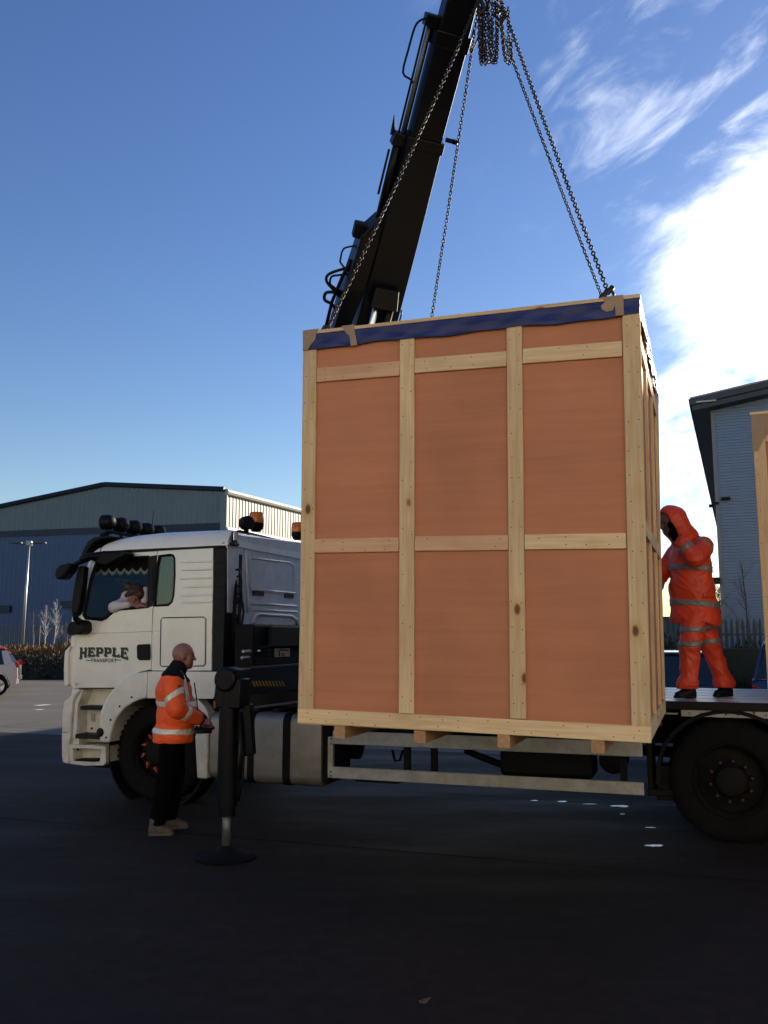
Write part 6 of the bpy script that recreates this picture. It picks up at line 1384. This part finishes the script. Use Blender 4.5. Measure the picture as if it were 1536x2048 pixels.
# --- the worker on the deck, leaning on the crate
def worker():
    Y = 8.62; g = at_depth(1398, 1393, Y); w = empty('person', (g.x, g.y, DZ + .002), R(180 + 16), 'worker in orange waterproofs with hood up, standing on the deck and pushing the crate', 'person')
    # local +x is where he faces (left in the picture), +y is his left, the near side
    k = 1.0
    hd, T_ = head((.245, .02, 1.665), 1.0, .30, .05)
    sh = {1: (.015, .205, 1.42), -1: (.0, -.20, 1.43)}; el_ = {1: (.185, .31, 1.30), -1: (.20, -.27, 1.17)}; wr = {1: (.305, .235, 1.475), -1: (.35, -.13, 1.00)}
    core = hd + [('s', (.09, 0, 1.46), (.19, .02, 1.58), .068, .060), ('s', (.02, 0, .95), (.04, 0, 1.35), .12, .12), ('s', (.07, .10, .9), (.14, .12, .5), .075, .055), ('s', (.14, .12, .5), (.16, .12, .08), .05, .035), ('s', (-.06, -.0, .9), (-.14, .0, .5), .075, .055), ('s', (-.14, .0, .5), (-.24, .02, .08), .05, .035)]
    for s_ in (-1, 1): core += [('s', (.05, 0, 1.38), sh[s_], .08, .06), ('s', sh[s_], el_[s_], .045, .04), ('s', el_[s_], wr[s_], .038, .03)]
    core += hand((.335, .215, 1.515), (.15, -.15, 1), (-1, .2, .1), (.1, -1, .1), .15) + hand((.375, -.11, .96), (.1, .1, -1), (-1, 0, 0), (0, 1, 0), .3)
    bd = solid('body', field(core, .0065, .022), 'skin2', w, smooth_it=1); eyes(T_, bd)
    for hp_, nm in (((.335, .215, 1.515), 1), ((.375, -.11, .96), -1)):
        gp = hand(hp_, (.15, -.15, 1) if nm == 1 else (.1, .1, -1), (-1, .2, .1), (.1, -1, .1) if nm == 1 else (0, 1, 0), .15)
        solid('glove', field(gp, .006, .02, .004), 'black_cloth', w)
    torso = [('e', (.03, 0, 1.27), (.185, .225, .25)), ('e', (.02, 0, 1.02), (.210, .225, .28)), ('e', (.0, 0, .74), (.235, .225, .36)), ('s', (.01, -.13, 1.42), (.01, .13, 1.42), .105, .105), ('s', (-.02, 0, 1.45), (.10, 0, 1.50), .11, .09)]
    arms = {s_: [('s', sh[s_], el_[s_], .094, .076), ('s', el_[s_], tuple(np.array(el_[s_]) * .15 + np.array(wr[s_]) * .85), .076, .056)] for s_ in (-1, 1)}
    hem = lambda X: .685 + .02 * np.sin(X[..., 0] * 12) - X[..., 2]
    fo = dict(fold=.010, fs=24, seed=6)
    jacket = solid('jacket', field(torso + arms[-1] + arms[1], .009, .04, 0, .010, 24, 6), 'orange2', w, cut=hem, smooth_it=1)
    tf = lambda g_: field(torso, .009, .04, g_, .010, 24, 6); af = lambda s_, g_: field(arms[s_], .008, .04, g_, .010, 24, 6)
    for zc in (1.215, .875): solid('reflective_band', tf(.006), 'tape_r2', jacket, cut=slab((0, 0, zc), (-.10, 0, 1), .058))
    for s_ in (-1, 1):
        a, e, r_ = np.array(sh[s_]), np.array(el_[s_]), np.array(wr[s_])
        solid('sleeve_band', af(s_, .006), 'tape_r2', jacket, cut=inter(slab(a * .85 + e * .15, (e - a), .04), ball(a, .17)))
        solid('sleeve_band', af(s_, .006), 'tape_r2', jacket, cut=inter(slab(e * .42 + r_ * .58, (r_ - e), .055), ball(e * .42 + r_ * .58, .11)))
    solid('pocket_flap', tf(.012), 'orange2', jacket, cut=inter(slab((0, 0, .955), (0, 0, 1), .045), lambda X: np.abs(X[..., 0] + .02) - .085, lambda X: .1 - X[..., 1]))
    # hood: a shell open at the face
    hc = (.215, .015, 1.69)
    hp_ = [('e', hc, (.155, .128, .150), .05, .30), ('s', (.16, .02, 1.60), (.06, 0, 1.50), .125, .13), ('s', (.12, .0, 1.60), (.03, 0, 1.55), .10, .07)]
    F, X, lo, h = field(hp_, .0075, .04, 0, .006, 30, 8)
    q = np.array(Matrix.Rotation(.05, 3, 'Z') @ Matrix.Rotation(.30, 3, 'Y')); L_ = (X - np.array(hc)) @ q
    cavity = ell(X, tuple(np.array(hc) + q @ np.array([.045, 0, -.02])), (.140, .095, .122), .05, .30)
    F = np.maximum(F, -cavity); F = np.maximum(F, L_[..., 0] - .095 + .10 * np.abs(L_[..., 2]))
    solid('hood', (F, X, lo, h), 'orange2', w, smooth_it=1)
    trous = [('e', (.0, .03, .78), (.20, .19, .16)), ('s', (.075, .10, .76), (.15, .12, .48), .118, .092), ('s', (.15, .12, .48), (.20, .12, .13), .092, .078), ('s', (-.085, .0, .76), (-.15, .0, .48), .118, .092), ('s', (-.155, .0, .48), (-.28, .02, .12), .092, .078),
             ('s', (.18, .12, .13), (.235, .12, .13), .078, .078), ('s', (-.30, .02, .12), (-.25, .02, .12), .078, .078)]
    tr = solid('trousers', field(trous, .009, .03, 0, .009, 30, 9), 'orange2', w, cut=lambda X: .085 - X[..., 2], smooth_it=1)
    for i, z in enumerate((.635, .50)):
        for hx in (.105, -.115):
            solid('leg_band', field(trous, .009, .03, .006, .009, 30, 9), 'tape_r2', tr, cut=inter(slab((0, 0, z + (.01 if hx < 0 else 0)), (.12 if hx < 0 else .0, 0, 1), .052), (lambda X: .0 - X[..., 0] + .004) if hx > 0 else (lambda X: X[..., 0] + .004)))
    for x, y in ((.20, .12), (-.27, .02)):
        b = MB(); b.tube([(x + .075 * math.cos(a), y + .075 * math.sin(a), .135 + .01 * math.sin(3 * a)) for a in np.linspace(0, 6.283, 20, endpoint=False)], .026, 8, closed=True); b.build('rolled_hem', M['orange2'], tr, smooth=True)
    shoe('shoe', (.14, .12, 0), (.33, .13, 0), 'black', w, .008, .11); shoe('shoe', (-.335, .02, 0), (-.155, .05, 0), 'black', w, .008, .11)
worker()

# --- the woman leaning out of the cab window
def woman():
    s0, z0 = sp(268, 1192, .06); w = empty('person', TO + TU * s0 + TV * .06 + Vector((0, 0, z0)), -TYAW, 'dark-haired woman in a pale jumper resting her head on her arm at the cab window', 'person')
    # local x: towards the tail (right in the picture), y: into the cab
    def L2(px, py, d=.06): a, z = sp(px, py, d); return (a - s0, d - .06, z - z0)
    c = Vector(L2(270, 1193)); fy = R(-62); tilt = R(38)
    q = Matrix.Rotation(fy, 3, 'Z') @ Matrix.Rotation(R(30), 3, 'Y') @ Matrix.Rotation(tilt * -.6, 3, 'X'); eu = q.to_euler()
    hd, T_ = head((0, 0, 0), .92)
    m = np.array(q)
    hd2 = []
    for p in hd:
        if p[0] == 's': hd2.append(('s', tuple(c + q @ Vector(p[1])), tuple(c + q @ Vector(p[2])), *p[3:]))
        else: cc = c + q @ Vector(p[1]); hd2.append(('e', tuple(cc), tuple([p[2][0]] * 3 if False else (min(p[2]) * 1.12, min(p[2]) * 1.05, max(p[2]))), fy, R(30)))
    hl = L2(279, 1209, .02)
    core = hd2 + [('s', tuple(c + Vector((.0, .05, -.02))), L2(283, 1195, .22), .055, .06), ('s', L2(285, 1200, .25), L2(285, 1240, .35), .12, .13), ('s', L2(262, 1212, .03), L2(272, 1211, .02), .027, .026)]
    core += hand(L2(277, 1211, .015), (1, -.05, .05), (0, -.2, 1), (.2, -1, 0), .25)
    bd = solid('body', field(core, .0055, .018), 'skin', w, smooth_it=1)
    hr = [('e', tuple(c + q @ Vector((-.035, 0, .035))), (.100, .088, .100), fy, R(30)), ('e', L2(256, 1172, .08), (.040, .045, .042)), ('s', tuple(c + q @ Vector((-.05, 0, .05))), L2(256, 1174, .08), .06, .03), ('s', tuple(c + q @ Vector((.03, .05, .06))), tuple(c + q @ Vector((-.02, .085, -.03))), .035, .025), ('s', tuple(c + q @ Vector((.03, -.05, .06))), tuple(c + q @ Vector((-.02, -.085, -.03))), .035, .025)]
    solid('hair', field(hr, .0055, .03, 0, .004, 90, 4), 'hair', w)
    slv = [('s', L2(292, 1190, .2), L2(255, 1195, .16), .07, .075), ('s', L2(244, 1206, .08), L2(228, 1216, .0), .055, .052), ('s', L2(228, 1214, .0), L2(257, 1210, .01), .056, .034), ('s', L2(285, 1203, .28), L2(285, 1250, .38), .15, .17), ('s', L2(291, 1180, .12), L2(289, 1202, .10), .035, .04)]
    solid('jumper', field(slv, .007, .035, 0, .004, 50, 5), 'knit', w, smooth_it=1)
    b = MB(); cuff = Vector(L2(259, 1210, .01)); b.tube([cuff + Vector((0, .032 * math.cos(a), .030 * math.sin(a))) for a in np.linspace(0, 6.28, 16, endpoint=False)], .008, 6, closed=True); b.build('cuff', M['knit'], w, smooth=True)
woman()
